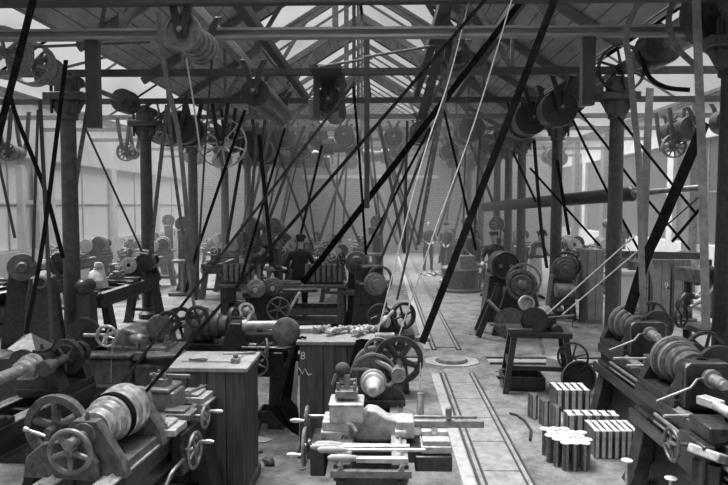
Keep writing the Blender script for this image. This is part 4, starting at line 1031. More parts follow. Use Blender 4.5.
# ---- 10. grinders and drill stand beyond the track
q = W(520, 283, 11.7)
t = thing('cone_face_grinder', 'machine with a big ringed drum face, beside the track and the fourth column', 'grinder', (q.x, q.y, 0), -.1)
mb = MB(); mb.rev((0, -.25, q.z), (-.05, -1, 0), [(0, .2), (.02, .27), (.06, .27), (.07, .22), (.05, .2), (.07, .18), (.1, .17), (.1, .1), (.12, .09), (.15, .06), (.16, .02)], 36); mb.build('drum_face', iron_m, t)
mb = MB(); mb.ring((.05, -.12, q.z + .06), (-.1, -1, 0), .29, .016, 36, sq=.06); mb.build('hoop', iron_l, t)
mb = MB(); mb.cyl((0, -.25, q.z), (0, .7, q.z), .06); mb.rev((0, .1, q.z), (0, 1, 0), cone_prof(0, .5, (.22, .18, .14)), 24); mb.build('cone_pulley', iron_m, t)
mb = MB(); mb.prism([(-.5, 0), (-.3, 0), (-.22, .3), (.2, .3), (.3, 0), (.5, 0), (.25, q.z - .1), (.12, q.z + .05), (-.12, q.z + .05), (-.25, q.z - .1)], -.1, .1); mb.box((0, .4, q.z - .3), (.5, .6, .3)); mb.build('frame', iron, t, bevel=.02)
for s_ in (-1, 1):
    mb = MB(); mb.bar((-.75, .3 * s_, .02), (-.4, .25 * s_, q.z - .05), .08, .1); mb.build('leg', iron, t)
mb = MB(); mb.rev((-.22, -.45, .3), (.1, -1, 0), [(0, .05), (.0, .27), (.05, .28), (.06, .1)], 32); mb.build('grind_wheel', iron_m, t)
mb = MB(); mb.box((-.2, -.5, .28), (.7, .12, .04)); mb.cyl((-.6, -.45, .7), (-.35, -.48, .45), .03); mb.build('tool_rest', iron_l, t)
q = W(503, 262, 13.2)
t = thing('round_head_machine', 'dark machine with a rounded hood, right behind the ringed drum face machine', 'machine', (q.x, q.y, 0), 0)
mb = MB(); mb.prism([(-.4, 0), (.4, 0), (.3, q.z - .25), (-.3, q.z - .25)], -.2, .4); mb.build('frame', iron, t, bevel=.02)
mb = MB(); mb.cyl((0, -.3, q.z - .05), (0, .3, q.z - .05), .27, n=24); mb.ring((0, -.3, q.z - .05), (0, 1, 0), .26, .025); mb.build('hood', iron, t)
for x_ in (-.1, .1):
    mb = MB(); mb.cyl((x_, -.36, q.z - .05), (x_, -.3, q.z - .05), .035); mb.build('knob', iron_l, t)
q = W(562, 268, 13.4)
t = thing('pedestal_grinder', 'round stepped drum face on a pale footed stand in front of the plank lockers', 'grinder', (q.x, q.y, 0), 0)
mb = MB(); mb.rev((0, -.15, q.z), (0, -1, 0), [(-.3, .2), (0, .25), (.05, .25), (.06, .2), (.1, .19), (.1, .14), (.14, .13), (.14, .07), (.2, .05)], 32); mb.build('drum_face', iron_m, t)
mb = MB(); mb.ring((.06, -.05, q.z + .05), (.1, 1, 0), .27, .02, sq=.05); mb.build('hoop', iron, t)
mb = MB(); mb.prism([(-.3, 0), (-.14, 0), (-.1, .3), (.1, .3), (.14, 0), (.3, 0), (.2, q.z - .15), (-.2, q.z - .15)], -.1, .25); mb.build('stand', iron_m, t, bevel=.02)
mb = MB(); mb.rev((.0, -.3, q.z - .42), (1, 0, 0), [(-.22, .05), (-.2, .14), (.16, .14), (.18, .05)], 20); mb.build('roller', iron_l, t)
# drill stand on splayed legs
q = W(538, 318, 8.2)
t = thing('splay_leg_machine', 'machine on four splayed legs with dark disc and pale cone, beside the stacked bars', 'drill stand', (q.x, q.y, 0), -.12)
z = q.z
mb = MB(); mb.box((.02, .1, .74), (.75, .6, .07)); mb.box((-.24, -.1, .8), (.3, .36, .06)); mb.build('table', iron, t, bevel=.01)
for x_ in (-.3, .32):
    for y_ in (-.14, .36):
        mb = MB(); mb.bar((x_, y_, .72), (x_ * 1.35, y_ * 1.25 - .03, 0), .07, .08); mb.build('leg', iron, t)
mb = MB(); mb.box((-.35, .1, .35), (.06, .5, .06)); mb.box((0, -.17, .32), (.75, .05, .05)); mb.build('stretcher', iron, t)
mb = MB(); mb.rev((-.06, -.16, z), (-.15, -1, 0), [(0, .04), (.0, .165), (.03, .17), (.035, .155), (.01, .15), (.01, .03), (.07, .03)], 32); mb.build('disc', iron, t)
mb = MB(); mb.rev((-.06, -.1, z + .01), (.55, 1, .1), [(0, .05), (.02, .12), (.1, .12), (.12, .1), (.24, .1), (.25, .08), (.4, .08), (.42, .05)], 26); mb.build('cone_pulley', iron_l, t)
mb = MB(); mb.rev((-.14, .12, z + .17), (.2, -1, .1), [(-.15, .06), (-.02, .07), (0, .1), (.06, .1), (.06, .075), (.0, .07)], 24); mb.build('collar', pale, t)
mb = MB(); mb.prism([(-.1, .77), (.26, .77), (.2, z + .06), (0, z + .06)], .0, .14); mb.cyl((.22, -.12, z - .14), (.22, .14, z - .14), .08); mb.build('frame', iron, t, bevel=.015)
mb = MB(); mb.tube([(.2, -.1, z + .0), (.4, -.12, z + .0), (.4, -.12, z - .08), (.47, -.12, z - .08)], .012); mb.cyl((.1, -.1, z + .02), (.42, -.1, z + .06), .014); mb.build('crank_handle', iron_m, t)
mb = MB(); mb.wheel((.4, -.2, z - .44), (-.2, -1, 0), .19, .014, 6, .03, sr=.009); mb.cyl((.4, -.2, z - .44), (.3, .2, z - .44), .02); mb.build('spoked_wheel', iron, t)
mb = MB(); mb.cyl((0, -.1, .74), (.06, -.18, .5), .03, .02); mb.build('spout', pale, t)
q = PZ(524, 390, 0)
t = thing('oil_tray', 'low dark tray on the floor between the splayed legs', 'tray', (q.x, q.y + .15, 0), -.05)
mb = MB(); mb.box((0, 0, .03), (.5, .42, .06))
for s_ in (-1, 1): mb.box((.25 * s_, 0, .1), (.03, .42, .16)); mb.box((0, .2 * s_, .1), (.5, .03, .16))
mb.build('tray_pan', iron, t, bevel=.008)
mb = MB(); mb.tube([(-.27, .0, .1), (-.31, -.05, .12), (-.31, .05, .12), (-.27, .06, .1)], .01); mb.build('handle', iron, t)
q = PZ(575, 400, 0)
t = thing('leaning_disc', 'dark iron disc wheel with light rim standing behind the stacked bars', 'disc wheel', (q.x + .07, 7.95, 0), .1)
mb = MB(); mb.rev((0, 0, .23), (0, -1, .1), [(0, .04), (0, .21), (.06, .22), (.065, .19), (.03, .18), (.03, .05)], 40); mb.build('disc', iron, t)
mb = MB(); mb.ring((0, -.06, .236), (0, -1, .1), .215, .007, 40); mb.build('rim', iron_l, t)
q = W(592, 352, 8.0)
for k, (dx, dy, lb) in enumerate(((0, 0, 'nearer'), (-.12, .5, 'farther'))):
    mb = MB(); o = thing('timber_block', '%s of two pale timber blocks on the floor behind the arched casting lathe' % lb, 'timber', (2.75 + dx, 8.6 + dy, 0), .3 + k * .2)
    mb.box((0, 0, .08), (.2, .7, .16)); mb.build('block', wood_l, o, bevel=.008); mb = MB(); mb.box((0, -.352, .08), (.2, .006, .16)); mb.build('sawn_end', pale, o)

# ---- 11. stacks of bars and mushroom headed valves on the floor
def ibar(h, d, w):
    mb = MB(); a, b = w / 2, d / 2; c = w * .37
    mb.prism([(-a, -b), (a, -b), (a, -b + .03), (c, -b + .06), (c, b - .06), (a, b - .03), (a, b), (-a, b), (-a, b - .03), (-c, b - .06), (-c, -b + .06), (-a, -b + .03)], 0, h, 'xy')
    return mb
POS = ['first', 'second', 'third', 'fourth', 'fifth', 'sixth', 'seventh', 'eighth']
def bar_stack(n, x0, x1, y0, h, d, place, group, rz=0, step=(0, 0)):
    pitch = (x1 - x0) / n; src = None
    for k in range(n):
        lb = '%s upright bar, counted from the track, of the %s' % (POS[k], place)
        x_, y_ = x0 + pitch * (k + .5) + step[0] * k, y0 + d / 2 + step[1] * k
        if src is None:
            src = thing('notched_bar', lb, 'bar', (x_, y_, 0), rz, group)
            mb = ibar(h - .006, d, pitch * .84); mb.build('bar_body', iron_m, src)
            mb = ibar(.006, d * .995, pitch * .83)
            for v_ in mb.v: v_.z += h - .006
            mb.build('machined_top', top_m, src)
            mb = MB()
            mb.box((0, -d / 2 - .002, h / 2), (pitch * .5, .004, h * .97)); mb.build('pale_stripe', top_m, src)
        else: dup(src, lb, (x_ + random.uniform(-.003, .003), y_ + random.uniform(-.01, .01), 0), rz + random.uniform(-.03, .03))
bar_stack(5, 1.99, 2.38, 7.36, .245, .32, 'block of five', 'bars in the five bar block')
bar_stack(6, 1.86, 2.38, 6.45, .25, .17, 'row of six', 'bars in the row of six')
bar_stack(7, 1.97, 2.39, 5.97, .26, .31, 'block of seven', 'bars in the seven bar block')
for k, (x_, y_, h_) in enumerate(((1.63, 7.12, .27), (1.7, 6.9, .27), (1.76, 6.68, .28))):
    o = thing('notched_bar', ('lone upright bar standing nearest the oil tray', 'middle one of three loose upright bars beside the five bar block', 'loose upright bar just behind the cluster of valves')[k], 'bar', (x_ + .04, y_, 0), .3, 'loose bars')
    mb = ibar(h_, .1, .07); mb.build('bar_body', iron_m, o); mb = MB(); mb.box((-.01, -.052, h_ / 2), (.035, .004, h_ * .97)); mb.build('pale_stripe', top_m, o)
src = None; k = 0
for r_ in range(5):
    for c_ in range(4):
        if (r_ == 4 and c_ == 3) or (r_ == 0 and c_ == 0): continue
        k += 1
        x_ = 1.54 + c_ * .088 + (r_ % 2) * .04 + random.uniform(-.008, .008); y_ = 5.7 + r_ * .088 + random.uniform(-.008, .008); z_ = random.choice((0, 0, 0))
        lb = 'pale headed valve in the cluster, %s row from the viewer, %s from the track' % (POS[r_], POS[c_])
        if src is None:
            src = thing('mushroom_valve', lb, 'valve', (x_, y_, 0), 0, 'clustered valves')
            mb = MB(); mb.cyl((0, 0, 0), (0, 0, .24), .03, n=10); mb.build('stem', iron_m, src)
            mb = MB(); mb.rev((0, 0, .235), (0, 0, 1), [(0, .03), (.008, .047), (.016, .048), (.02, .034)], 16); mb.build('head', top_m, src)
            mb = MB(); mb.box((.008, -.03, .117), (.02, .008, .232)); mb.build('pale_stripe', steel_d, src)  # stripe paints a highlight down the round stem
        else: dup(src, lb, (x_, y_, random.uniform(0, .0)), random.uniform(-.6, .6))
for px, py, Y, lb in ((627, 459, 5.2, 'lone pale mushroom headed valve standing before the seven bar block'), (671, 477, 4.9, 'lone pale mushroom headed valve under the dark lathe with the big spindle nose')):
    q = W(px, py, Y)
    o = thing('mushroom_valve', lb, 'valve', (q.x, q.y, 0), 0, 'lone valves')
    mb = MB(); mb.cyl((0, 0, 0), (0, 0, q.z - .02), .013, n=10); mb.build('stem', steel, o)
    mb = MB(); mb.rev((0, 0, q.z - .03), (0, 0, 1), [(0, .014), (.015, .045), (.022, .047), (.03, .03)], 16); mb.build('head', top_m, o)
pts = [PZ(510, 413, .014), PZ(517, 415, .014), PZ(525, 421, .014), PZ(531, 430, .014), PZ(530, 440, .014)]
mb = MB(); mb.tube(pts, .014); o = mb.build('bent_rod', iron, None); tag(o, 'dark bent rod lying on the floor between track and valve cluster', 'rod')
for k, (px, py, s_, lb) in enumerate(((270, 465, .055, 'dark lump of scrap on the floor beside the bench topped cabinet'), (265, 461, .03, 'small scrap piece beside the larger lump near the bench topped cabinet'), (260, 453, .025, 'tiny scrap piece close to the bench topped cabinet'))):
    q = PZ(px, py, 0); mb = MB(); mb.blob((0, 0, s_ * .55), (s_, s_ * .8, s_ * .6), 9, 6)
    for v_ in mb.v: v_ *= 1 + .2 * math.sin(v_.x * 90 + v_.y * 70)
    o = mb.build('scrap_lump', iron_m, None, smooth=False); o.location = (q.x, q.y, .004); tag(o, lb, 'scrap', 'scrap by the cabinet')
q = PZ(272, 424, 0)
t = thing('low_crate', 'low dark crate on the floor in the gap between the two plank cabinets', 'crate', (q.x, q.y + .15, 0))
mb = MB(); mb.box((0, 0, .01), (.3, .26, .02))
for s_ in (-1, 1): mb.box((.145 * s_, 0, .07), (.02, .26, .12)); mb.box((0, .125 * s_, .07), (.3, .02, .12))
mb.build('crate_body', wood_d, t)
q = PZ(282, 441, 0)
mb = MB(); mb.add([(-.1, -.05, .004), (.1, -.06, .01), (.16, .04, .004), (-.02, .08, .02), (-.1, -.05, 0), (.1, -.06, .006), (.16, .04, 0), (-.02, .08, .012)], [(0, 1, 2, 3), (7, 6, 5, 4), (0, 4, 5, 1), (1, 5, 6, 2), (2, 6, 7, 3), (3, 7, 4, 0)])
o = mb.build('paper_scrap', cloth_l, None, smooth=False); o.location = (q.x - .25, q.y, .002); tag(o, 'torn pale paper scrap on the floor below the leather apron', 'paper')

# ---- 12. lockers, white cupboard and far clutter on the track side
YL = 12.9
def locker(px0, px1, ptop, label, chalk=None):
    a, b = W(px0, ptop, YL), W(px1, ptop, YL)
    o = thing('plank_locker', label, 'locker', ((a.x + b.x) / 2, YL, 0), 0, 'plank lockers'); w_ = b.x - a.x; h_ = a.z
    mb = MB(); mb.box((0, .25, h_ / 2), (w_ - .02, .46, h_)); mb.build('locker_body', wood_m, o)
    mb = MB(); mb.box((0, .0, h_ / 2 + .02), (w_ - .06, .04, h_ - .1)); d_ = mb.build('door', door_b, o, bevel=.005)
    mb = MB(); mb.blob((w_ * .35, -.03, h_ * .55), .025); mb.build('knob', iron, d_)
    if chalk: text_part(o, 'chalk_number', chalk[0], chalk[1], (chalk[2], -.024, chalk[3]), (PI / 2, 0, 0), print_m)
    return o
locker(587, 605, 250, 'plank locker hidden partly by the second grinder row column')
locker(651, 672, 258, 'pale plank locker with chalked 9 at its middle', ('9', .16, .1, .72))
locker(673, 692, 258, 'pale plank locker next to the drilling machine')
locker(626, 650, 258, 'plank locker behind the white cupboard, chalked 275', ('275', .14, -.02, .48))
mb = MB(); a, b = W(612, 254, YL - .12), W(702, 256, YL - .12); mb.bar(a, b, .13, .13); o = mb.build('dark_roller_bar', iron, None); tag(o, 'dark thick bar running along above the plank lockers', 'bar')
a, b = W(615, 273, 11.4), W(640, 273, 11.4)
t = thing('white_cupboard', 'narrow white painted cupboard between the two tall columns, beside the lockers', 'cupboard', ((a.x + b.x) / 2, 11.5, 0)); w_ = b.x - a.x
mb = MB(); mb.box((0, 0, a.z / 2), (w_, .4, a.z)); mb.build('cupboard_body', plaster, t, bevel=.006)
mb = MB(); mb.box((0, 0, a.z + .02), (w_ + .1, .5, .06)); mb.build('cornice', plaster, t, bevel=.01)
mb = MB(); mb.box((0, -.205, a.z / 2), (w_ - .08, .012, a.z - .12)); d_ = mb.build('door', plaster, t); mb = MB(); mb.blob((w_ * .3, -.22, a.z * .5), .018); mb.build('knob', iron, d_)
q = W(634, 258, 11.5)
t = thing('oil_can', 'dark spouted oil can standing on the white cupboard', 'oil can', (q.x, 11.5, a.z + .05))
mb = MB(); mb.rev((0, 0, 0), (0, 0, 1), [(0, .1), (.14, .09), (.2, .03), (.24, .03)], 16); mb.build('can_body', iron_m, t); mb = MB(); mb.tube([(0, 0, .22), (-.06, 0, .3), (-.12, 0, .4)], [.016, .012, .006]); mb.build('spout', iron_l, t)
q = PZ(462, 293, 0)
t = thing('round_tub_machine', 'dark round tub of a machine beside the track near the two standing men', 'machine', (q.x, q.y + .5, 0))
mb = MB(); mb.rev((0, 0, 0), (0, 0, 1), [(0, .62), (.06, .62), (.1, .5), (.5, .48), (.56, .52), (.6, .52), (.6, .4)], 28); mb.build('tub', iron_m, t)
mb = MB(); mb.box((.2, .1, .78), (.42, .4, .36)); mb.build('square_head', iron_l, t, bevel=.015)
mb = MB(); mb.blob((-.3, -.1, .62), (.25, .25, .1)); mb.cyl((.5, -.2, .1), (.62, -.25, .8), .03); mb.build('spray_pipe', iron_l, t)
for k, (px, py, s_, lb) in enumerate(((432, 275, .3, 'pale heap of turnings on the floor at the feet of the standing men'), (448, 283, .22, 'small pale heap of turnings beside the round tub'))):
    q = PZ(px, py, 0); mb = MB(); mb.blob((0, 0, 0), (s_ * 1.4, s_, s_ * .5), 22, 12)
    for v_ in mb.v: v_ *= 1 + .25 * math.sin(v_.x * 23 + v_.y * 31) * math.cos(v_.y * 17 + v_.z * 21)
    o = mb.build('turnings', iron_l, None, smooth=False); o.location = (q.x, q.y, 0); tag(o, lb, 'turnings', kind='stuff')

# loose tools about the right hand lathes
def on_row(root, x_, y_, z_): return Matrix.Translation(root.location) @ Matrix.Rotation(-PI / 2, 4, 'Z') @ V((x_, y_, z_))
spanner('spanner', 'double ended spanner lying on the bed of the arched casting lathe', on_row(RL, 1.0, -.05, .81), .6, 1.2)
spanner('spanner', 'double ended spanner on the bed of the lathe by the dark column', on_row(RL2, 1.05, .0, .81), 1.4, 1.2)
for k, (root, x_, y_, rz, ln, lb) in enumerate(((RL, 1.2, -.2, .3, .3, 'short bright rod lying across the front of the arched casting lathe bed'), (RL2, 1.62, -.1, -.5, .34, 'short bright rod lying beyond the saddle of the lathe by the dark column'), (RL2, .95, -.3, .1, .22, 'stubby bright rod on the front edge of the lathe by the dark column'))):
    q = on_row(root, x_, y_, .812); mb = MB(); mb.cyl((-ln / 2, 0, .012), (ln / 2, 0, .012), .012, n=10); o = mb.build('steel_rod', steel, None); o.location = q; o.rotation_euler = (0, 0, rz); tag(o, lb, 'rod')
q = PZ(703, 440, .83)
t = thing('pale_casting_plate', 'thick pale casting plate tilted before the dark lathe with big spindle nose', 'casting', (q.x + .08, q.y, .62), .5)
mb = MB(); mb.box((0, 0, .1), (.34, .22, .06), M=Matrix.Rotation(.35, 4, 'Y')); mb.build('plate', pale, t, bevel=.01)
mb = MB(); mb.box((0, 0, .0), (.2, .2, .16)); mb.build('block', iron, t, bevel=.01)
for k, (px, py, s_) in enumerate(((455, 400, .012), (497, 372, .016), (560, 352, .014), (470, 335, .018), (520, 360, .012), (302, 470, .014), (440, 470, .016), (500, 335, .02))):
    q = PZ(px, py, 0); mb = MB(); mb.blob((0, 0, s_ * .5), (s_ * 1.6, s_, s_ * .6), 7, 5); o = mb.build('floor_chip', iron_l if k % 2 else iron, None, smooth=False); o.location = (q.x, q.y, .003); tag(o, 'small metal chip lying loose on the trodden floor', 'chip', 'floor chips')
# ---- 13. people
def person(label, loc, rz, lean=0, twist=0, hands=None, stride=.06, height=1.7, coat=cloth_d, legs=cloth_d, cap='flat', apron=None, headturn=0, nod=0):
    s = height / 1.7
    Rl = Matrix.Rotation(lean, 4, 'X'); pv = V((0, 0, .95))
    def up(p): return pv + Rl @ (V(p) - pv)
    vs, ed, rad, typ = [], [], [], []
    def add(p, r, t_, par=None):
        vs.append(V(p)); rad.append(r if isinstance(r, tuple) else (r, r)); typ.append(t_)
        if par is not None: ed.append((par, len(vs) - 1))
        return len(vs) - 1
    pel = add(pv, (.15, .12), 'c')
    sp = add(up((0, 0, 1.14)), (.145, .11), 'c', pel); ch = add(up((0, 0, 1.31)), (.165, .12), 'c', sp)
    hands = hands or ((-.26, -.08, .82), (.26, -.08, .82))
    for i, sg in enumerate((-1, 1)):
        sh = add(up((sg * .172, 0, 1.37)), (.068, .062), 'c', ch)
        S = vs[sh]; Hn = V(hands[i]); d = Hn - S
        if d.length > .56: Hn = S + d.normalized() * .56; d = Hn - S
        mid = (S + Hn) / 2; off = math.sqrt(max(.0004, .285 ** 2 - (d.length / 2) ** 2))
        bend = V((sg * .5, .6, -.6)); bend = (bend - d.normalized() * bend.dot(d.normalized())).normalized()
        el = add(mid + bend * off, (.05, .048), 'c', sh); wr = add(Hn, (.031, .028), 'k', el)
        fd = (Hn - vs[el]).normalized(); sd = fd.cross(V((0, 0, 1)));
        sd = (sd if sd.length > .1 else V((1, 0, 0))).normalized(); dn = sd.cross(fd)
        if dn.z > 0: dn = -dn
        pm = add(Hn + fd * .075, (.038, .02), 's', wr)
        for j, (o_, ln) in enumerate(((-.03, .065), (-.01, .078), (.01, .073), (.03, .056))):
            a = add(vs[pm] + sd * o_ + fd * .022, .011, 's', pm); b = add(vs[a] + fd * ln * .5 + dn * .012, .0105, 's', a); add(vs[b] + fd * ln * .38 + dn * .026, .0095, 's', b)
        a = add(Hn + fd * .03 - sd * .035, .011, 's', wr); add(vs[a] + fd * .04 - sd * .018 + dn * .015, .0105, 's', a)
        hp = add((sg * .095, 0, .86), (.1, .1), 'l', pel); kn = add((sg * .105, -.03 - stride * sg, .48), (.066, .066), 'l', hp)
        an = add((sg * .11, .03 - stride * sg * 1.5, .09), (.045, .05), 'l', kn); add((sg * .125, -.15 - stride * sg * 1.5, .042), (.045, .038), 'b', an); add((sg * .11, .08 - stride * sg * 1.5, .042), (.04, .04), 'b', an)
    hb0 = MB()
    for (i, j) in ed:
        if typ[i] == 'c' and typ[j] == 'c' and not (len(vs) and (vs[i] - vs[j]).length > .155): continue
        ri, rj = min(rad[i]), min(rad[j])
        if i == 0 or (typ[i] == 'c' and vs[i].z > 1.2 and rad[i][0] > .1): ri = rj
        hb0.tube([vs[i], vs[j]], [ri, rj], 12)
    for v_, r_, t_ in zip(vs, rad, typ):
        if max(r_) < .1: hb0.blob(v_, min(r_) if t_ != 'b' else r_[1], 12, 8)
    rings = ((.84, .13, .1, 0), (.87, .165, .12, 0), (.95, .168, .122, 0), (1.1, .15, .108, 0), (1.24, .17, .115, 0), (1.35, .188, .112, 0), (1.41, .165, .095, .005), (1.445, .1, .075, .008), (1.46, .06, .06, .0))
    tv, tf = [], []
    for (z_, rx, ry, y0) in rings:
        for k in range(20):
            a = 2 * PI * k / 20; p_ = V((rx * math.cos(a), y0 + ry * math.sin(a), z_)); tv.append(up(p_) if z_ > .95 else p_)
    for i in range(len(rings) - 1):
        for k in range(20):
            k2 = (k + 1) % 20; tf.append((i * 20 + k, i * 20 + k2, i * 20 + 20 + k2, i * 20 + 20 + k))
    tf += [tuple(range(20))[::-1], tuple((len(rings) - 1) * 20 + k for k in range(20))]
    hb0.add(tv, tf)
    # head with face joined into the same mesh
    hb = MB(); hc = V((0, -.035, 1.635))
    Mh = Matrix.Translation(pv) @ Rl @ Matrix.Translation(hc - pv) @ Matrix.Rotation(headturn, 4, 'Z') @ Matrix.Rotation(nod, 4, 'X')
    hb.blob((0, 0, .015), (.076, .097, .108), 18, 12); hb.blob((0, -.03, -.06), (.055, .06, .058), 14, 9)
    hb.blob((0, -.1, -.012), (.013, .018, .026), 8, 6); hb.blob((0, -.088, -.055), (.024, .012, .008), 8, 6)
    for sg in (-1, 1): hb.blob((sg * .03, -.083, .012), (.013, .01, .009), 8, 6); hb.blob((sg * .077, .0, -.0), (.012, .024, .034), 8, 6)
    hb.v = [Mh @ v_ for v_ in hb.v]
    hb.tube([up((0, .01, 1.36)), up((0, .0, 1.42)), up((0, -.008, 1.455)), up((0, -.014, 1.5)), up((0, -.025, 1.59))], [.1, .085, .063, .055, .053], 14)
    hb0.add(hb.v, hb.f)
    ob = hb0.build('person', coat)
    rm = ob.modifiers.new('remesh', 'REMESH'); rm.mode = 'VOXEL'; rm.voxel_size = .0072; rm.use_smooth_shade = True
    sm = ob.modifiers.new('smooth', 'SMOOTH'); sm.factor = .5; sm.iterations = 2
    dg = bpy.context.evaluated_depsgraph_get(); dg.update()
    nm = bpy.data.meshes.new_from_object(ob.evaluated_get(dg)); ob.modifiers.clear()
    import numpy as np
    n_ = len(nm.polygons); cc = np.empty(n_ * 3, dtype=np.float32); nm.polygons.foreach_get('center', cc); cc = cc.reshape(-1, 3)
    Ri = (Matrix.Translation(pv) @ Rl @ Matrix.Translation(-pv)).inverted()
    best = np.full(n_, 1e9); idx = np.zeros(n_, dtype=np.int32)
    mi = {'k': 0, 'c': 0, 'l': 1, 's': 2, 'b': 3}
    segs = [(vs[i], vs[j], typ[j] if (typ[i] != 'c' or typ[j] != 's') else 'c', max(rad[i])) for i, j in ed] + [(vs[0], vs[2], 'c', .15)]
    for (p_, q_, t_, r_) in segs:
        p_, q_ = np.array(p_), np.array(q_); d_ = q_ - p_; u_ = np.clip(((cc - p_) @ d_) / max(d_ @ d_, 1e-9), 0, 1)
        dd = np.linalg.norm(cc - (p_ + u_[:, None] * d_), axis=1) - r_ * .6
        w_ = dd < best; best[w_] = dd[w_]; idx[w_] = mi[t_]
    zz = cc @ np.array(Ri.to_3x3())[2] + Ri.translation.z
    xx = cc @ np.array(Ri.to_3x3())[0] + Ri.translation.x
    idx[(zz > 1.462) & (np.abs(xx) < .12)] = 2
    nm.polygons.foreach_set('use_smooth', [True] * n_)
    nm.materials.clear()
    for m_ in (coat, legs, skin, leather): nm.materials.append(m_)
    nm.polygons.foreach_set('material_index', idx); nm.update()
    ob.data = nm; ob.location = loc; ob.rotation_euler = (0, 0, rz); ob.scale = (s, s, s)
    tag(ob, label, 'person')
    mb = MB()                                                # hair
    mb.blob((0, .016, .028), (.081, .096, .1), 16, 10); keep = [k for k, v_ in enumerate(mb.v)]
    mb.v = [v_ if v_.y > -.03 or v_.z > .068 else V((v_.x * .8, v_.y * .4 - .01, v_.z)) for v_ in mb.v]; mb.v = [Mh @ v_ for v_ in mb.v]; mb.build('hair', cloth_d, ob)
    if cap:
        mb = MB()
        if cap == 'flat':
            mb.rev((0, .0, .06), (0, .1, 1), [(0, .098), (.02, .108), (.045, .112), (.065, .095), (.075, .05)], 20); mb.box((0, -.115, .068), (.13, .08, .014))
        else:
            mb.rev((0, .0, .055), (0, 0, 1), [(0, .15), (.012, .15), (.014, .098), (.07, .094), (.1, .07), (.11, .03)], 22)
        mb.v = [Mh @ v_ for v_ in mb.v]; mb.build('cap', cloth_d, ob)
    if apron:
        mb = MB(); rows = []
        for (z_, w_, y_) in ((1.36, .12, -.155), (1.2, .16, -.16), (1.0, .19, -.165), (.7, .22, -.175), (.42, .24, -.18)):
            rows.append([up((x_ * w_, y_ + abs(x_) ** 2 * .07, z_)) if z_ > .95 else V((x_ * w_, y_ + abs(x_) ** 2 * .07 - math.sin(x_ * 9) * .01, z_)) for x_ in (-1, -.5, 0, .5, 1)])
        strip_mesh(mb, rows, .01); mb.build('apron', apron, ob)
    return ob
q = W(300, 262, 13.2)
person('worker in dark jacket and cap with his back turned, at the planer bench', (q.x, 13.15, 0), PI, hands=((-.22, -.3, 1.05), (.24, -.3, 1.02)), lean=.22, height=1.7, nod=.2)
q = W(264, 262, 13.3)
person('worker in cap bending over the bench between two ribbed racks', (q.x - .2, 13.25, 0), .7, lean=.68, hands=((-.22, -.58, 1.0), (.3, -.6, 1.08)), coat=cloth_m, nod=-.1, height=1.72)
q = PZ(428, 271, 0)
person('standing man in dark clothes with bare head beside the track, facing the viewer', (q.x, q.y, 0), .15, coat=cloth_m, cap=None, hands=((-.1, -.24, 1.02), (.14, -.22, 1.05)), headturn=-.2)
q = PZ(446, 272, 0)
person('standing man in flat cap with hands clasped, beside the bare headed man', (q.x, q.y, 0), -.1, coat=cloth_m, hands=((-.12, -.22, 1.0), (.1, -.24, 1.0)), height=1.66)
q = W(532, 240, 17.0)
person('worker in round hat and long pale apron bending between two columns', (q.x - .12, 16.3, 0), .7, lean=.3, hands=((-.2, -.5, 1.1), (.3, -.45, 1.0)), cap='brim', apron=cloth_l, coat=cloth_m, legs=cloth_l)
q = W(495, 250, 15.2)
person('worker in flat cap standing behind the rounded hood machine', (q.x, 15.2, 0), -.4, hands=((-.2, -.4, 1.05), (.2, -.4, 1.05)), lean=.15)
q = W(468, 247, 18.5)
person('worker in brimmed hat stooping over the round tub', (q.x + .05, 18.95, 0), .3, lean=.4, hands=((-.2, -.55, .98), (.2, -.5, .98)), cap='brim', coat=cloth_m)

# ---- 14. line shafts with their pulleys
def line_shaft(label, X, Z, y0, y1, pulleys):
    o = thing('line_shaft', label, 'line shaft', (X, 0, Z))
    mb = MB(); mb.cyl((0, y0, 0), (0, y1, 0), .045, n=14); mb.build('shaft', iron_l, o)
    for (yy, R, wd, kind, m_) in pulleys:
        mb = MB()
        if kind == 's': mb.wheel((0, yy, 0), (0, 1, 0), R, .014, 6, .07, sq=wd, sr=.02)
        elif kind == 'd': mb.rev((0, yy - wd / 2, 0), (0, 1, 0), [(0, R * .86), (0, R - .01), (.02, R), (wd - .02, R), (wd, R - .01), (wd, R * .86)], 28)
        else: mb.rev((0, yy - wd / 2, 0), (0, 1, 0), cone_prof(0, wd, (R, R * .85, R * .7, R * .55)), 26)
        mb.build('pulley', m_, o)
    for yy in [y0 + 1.9 + 3.4 * k for k in range(int((y1 - y0) / 3.4))]:
        mb = MB(); mb.cyl((0, yy - .12, 0), (0, yy + .12, 0), .09); mb.build('coupling', iron, o)
    return o
line_shaft('line shaft over the columns beside the long lathes', CL, 4.30, 5, 29, [(8.36, .33, .2, 's', steel_d), (9.0, .3, .22, 's', steel_d), (9.45, .2, .2, 's', iron_l), (12.3, .22, .4, 'd', iron), (14.2, .36, .2, 's', iron_m), (15.6, .3, .3, 'd', iron), (18.5, .4, .2, 's', iron_m), (19.2, .25, .4, 'c', iron), (22, .4, .25, 's', iron_m), (25, .35, .3, 'd', iron)])
line_shaft('line shaft over the columns beside the grinders', CR, 4.47, 5, 29, [(6.45, .45, .4, 'd', iron), (7.35, .4, .35, 'd', iron), (8.2, .2, .4, 'd', steel_d), (9.0, .26, .4, 'd', iron), (9.55, .15, .35, 'd', steel_d), (10.35, .37, .1, 's', iron), (12.2, .3, .35, 'd', iron), (13.2, .34, .3, 'd', iron), (15.5, .35, .25, 'd', iron), (17.2, .4, .2, 's', iron), (20, .35, .3, 'd', iron), (23, .35, .3, 'd', iron)])
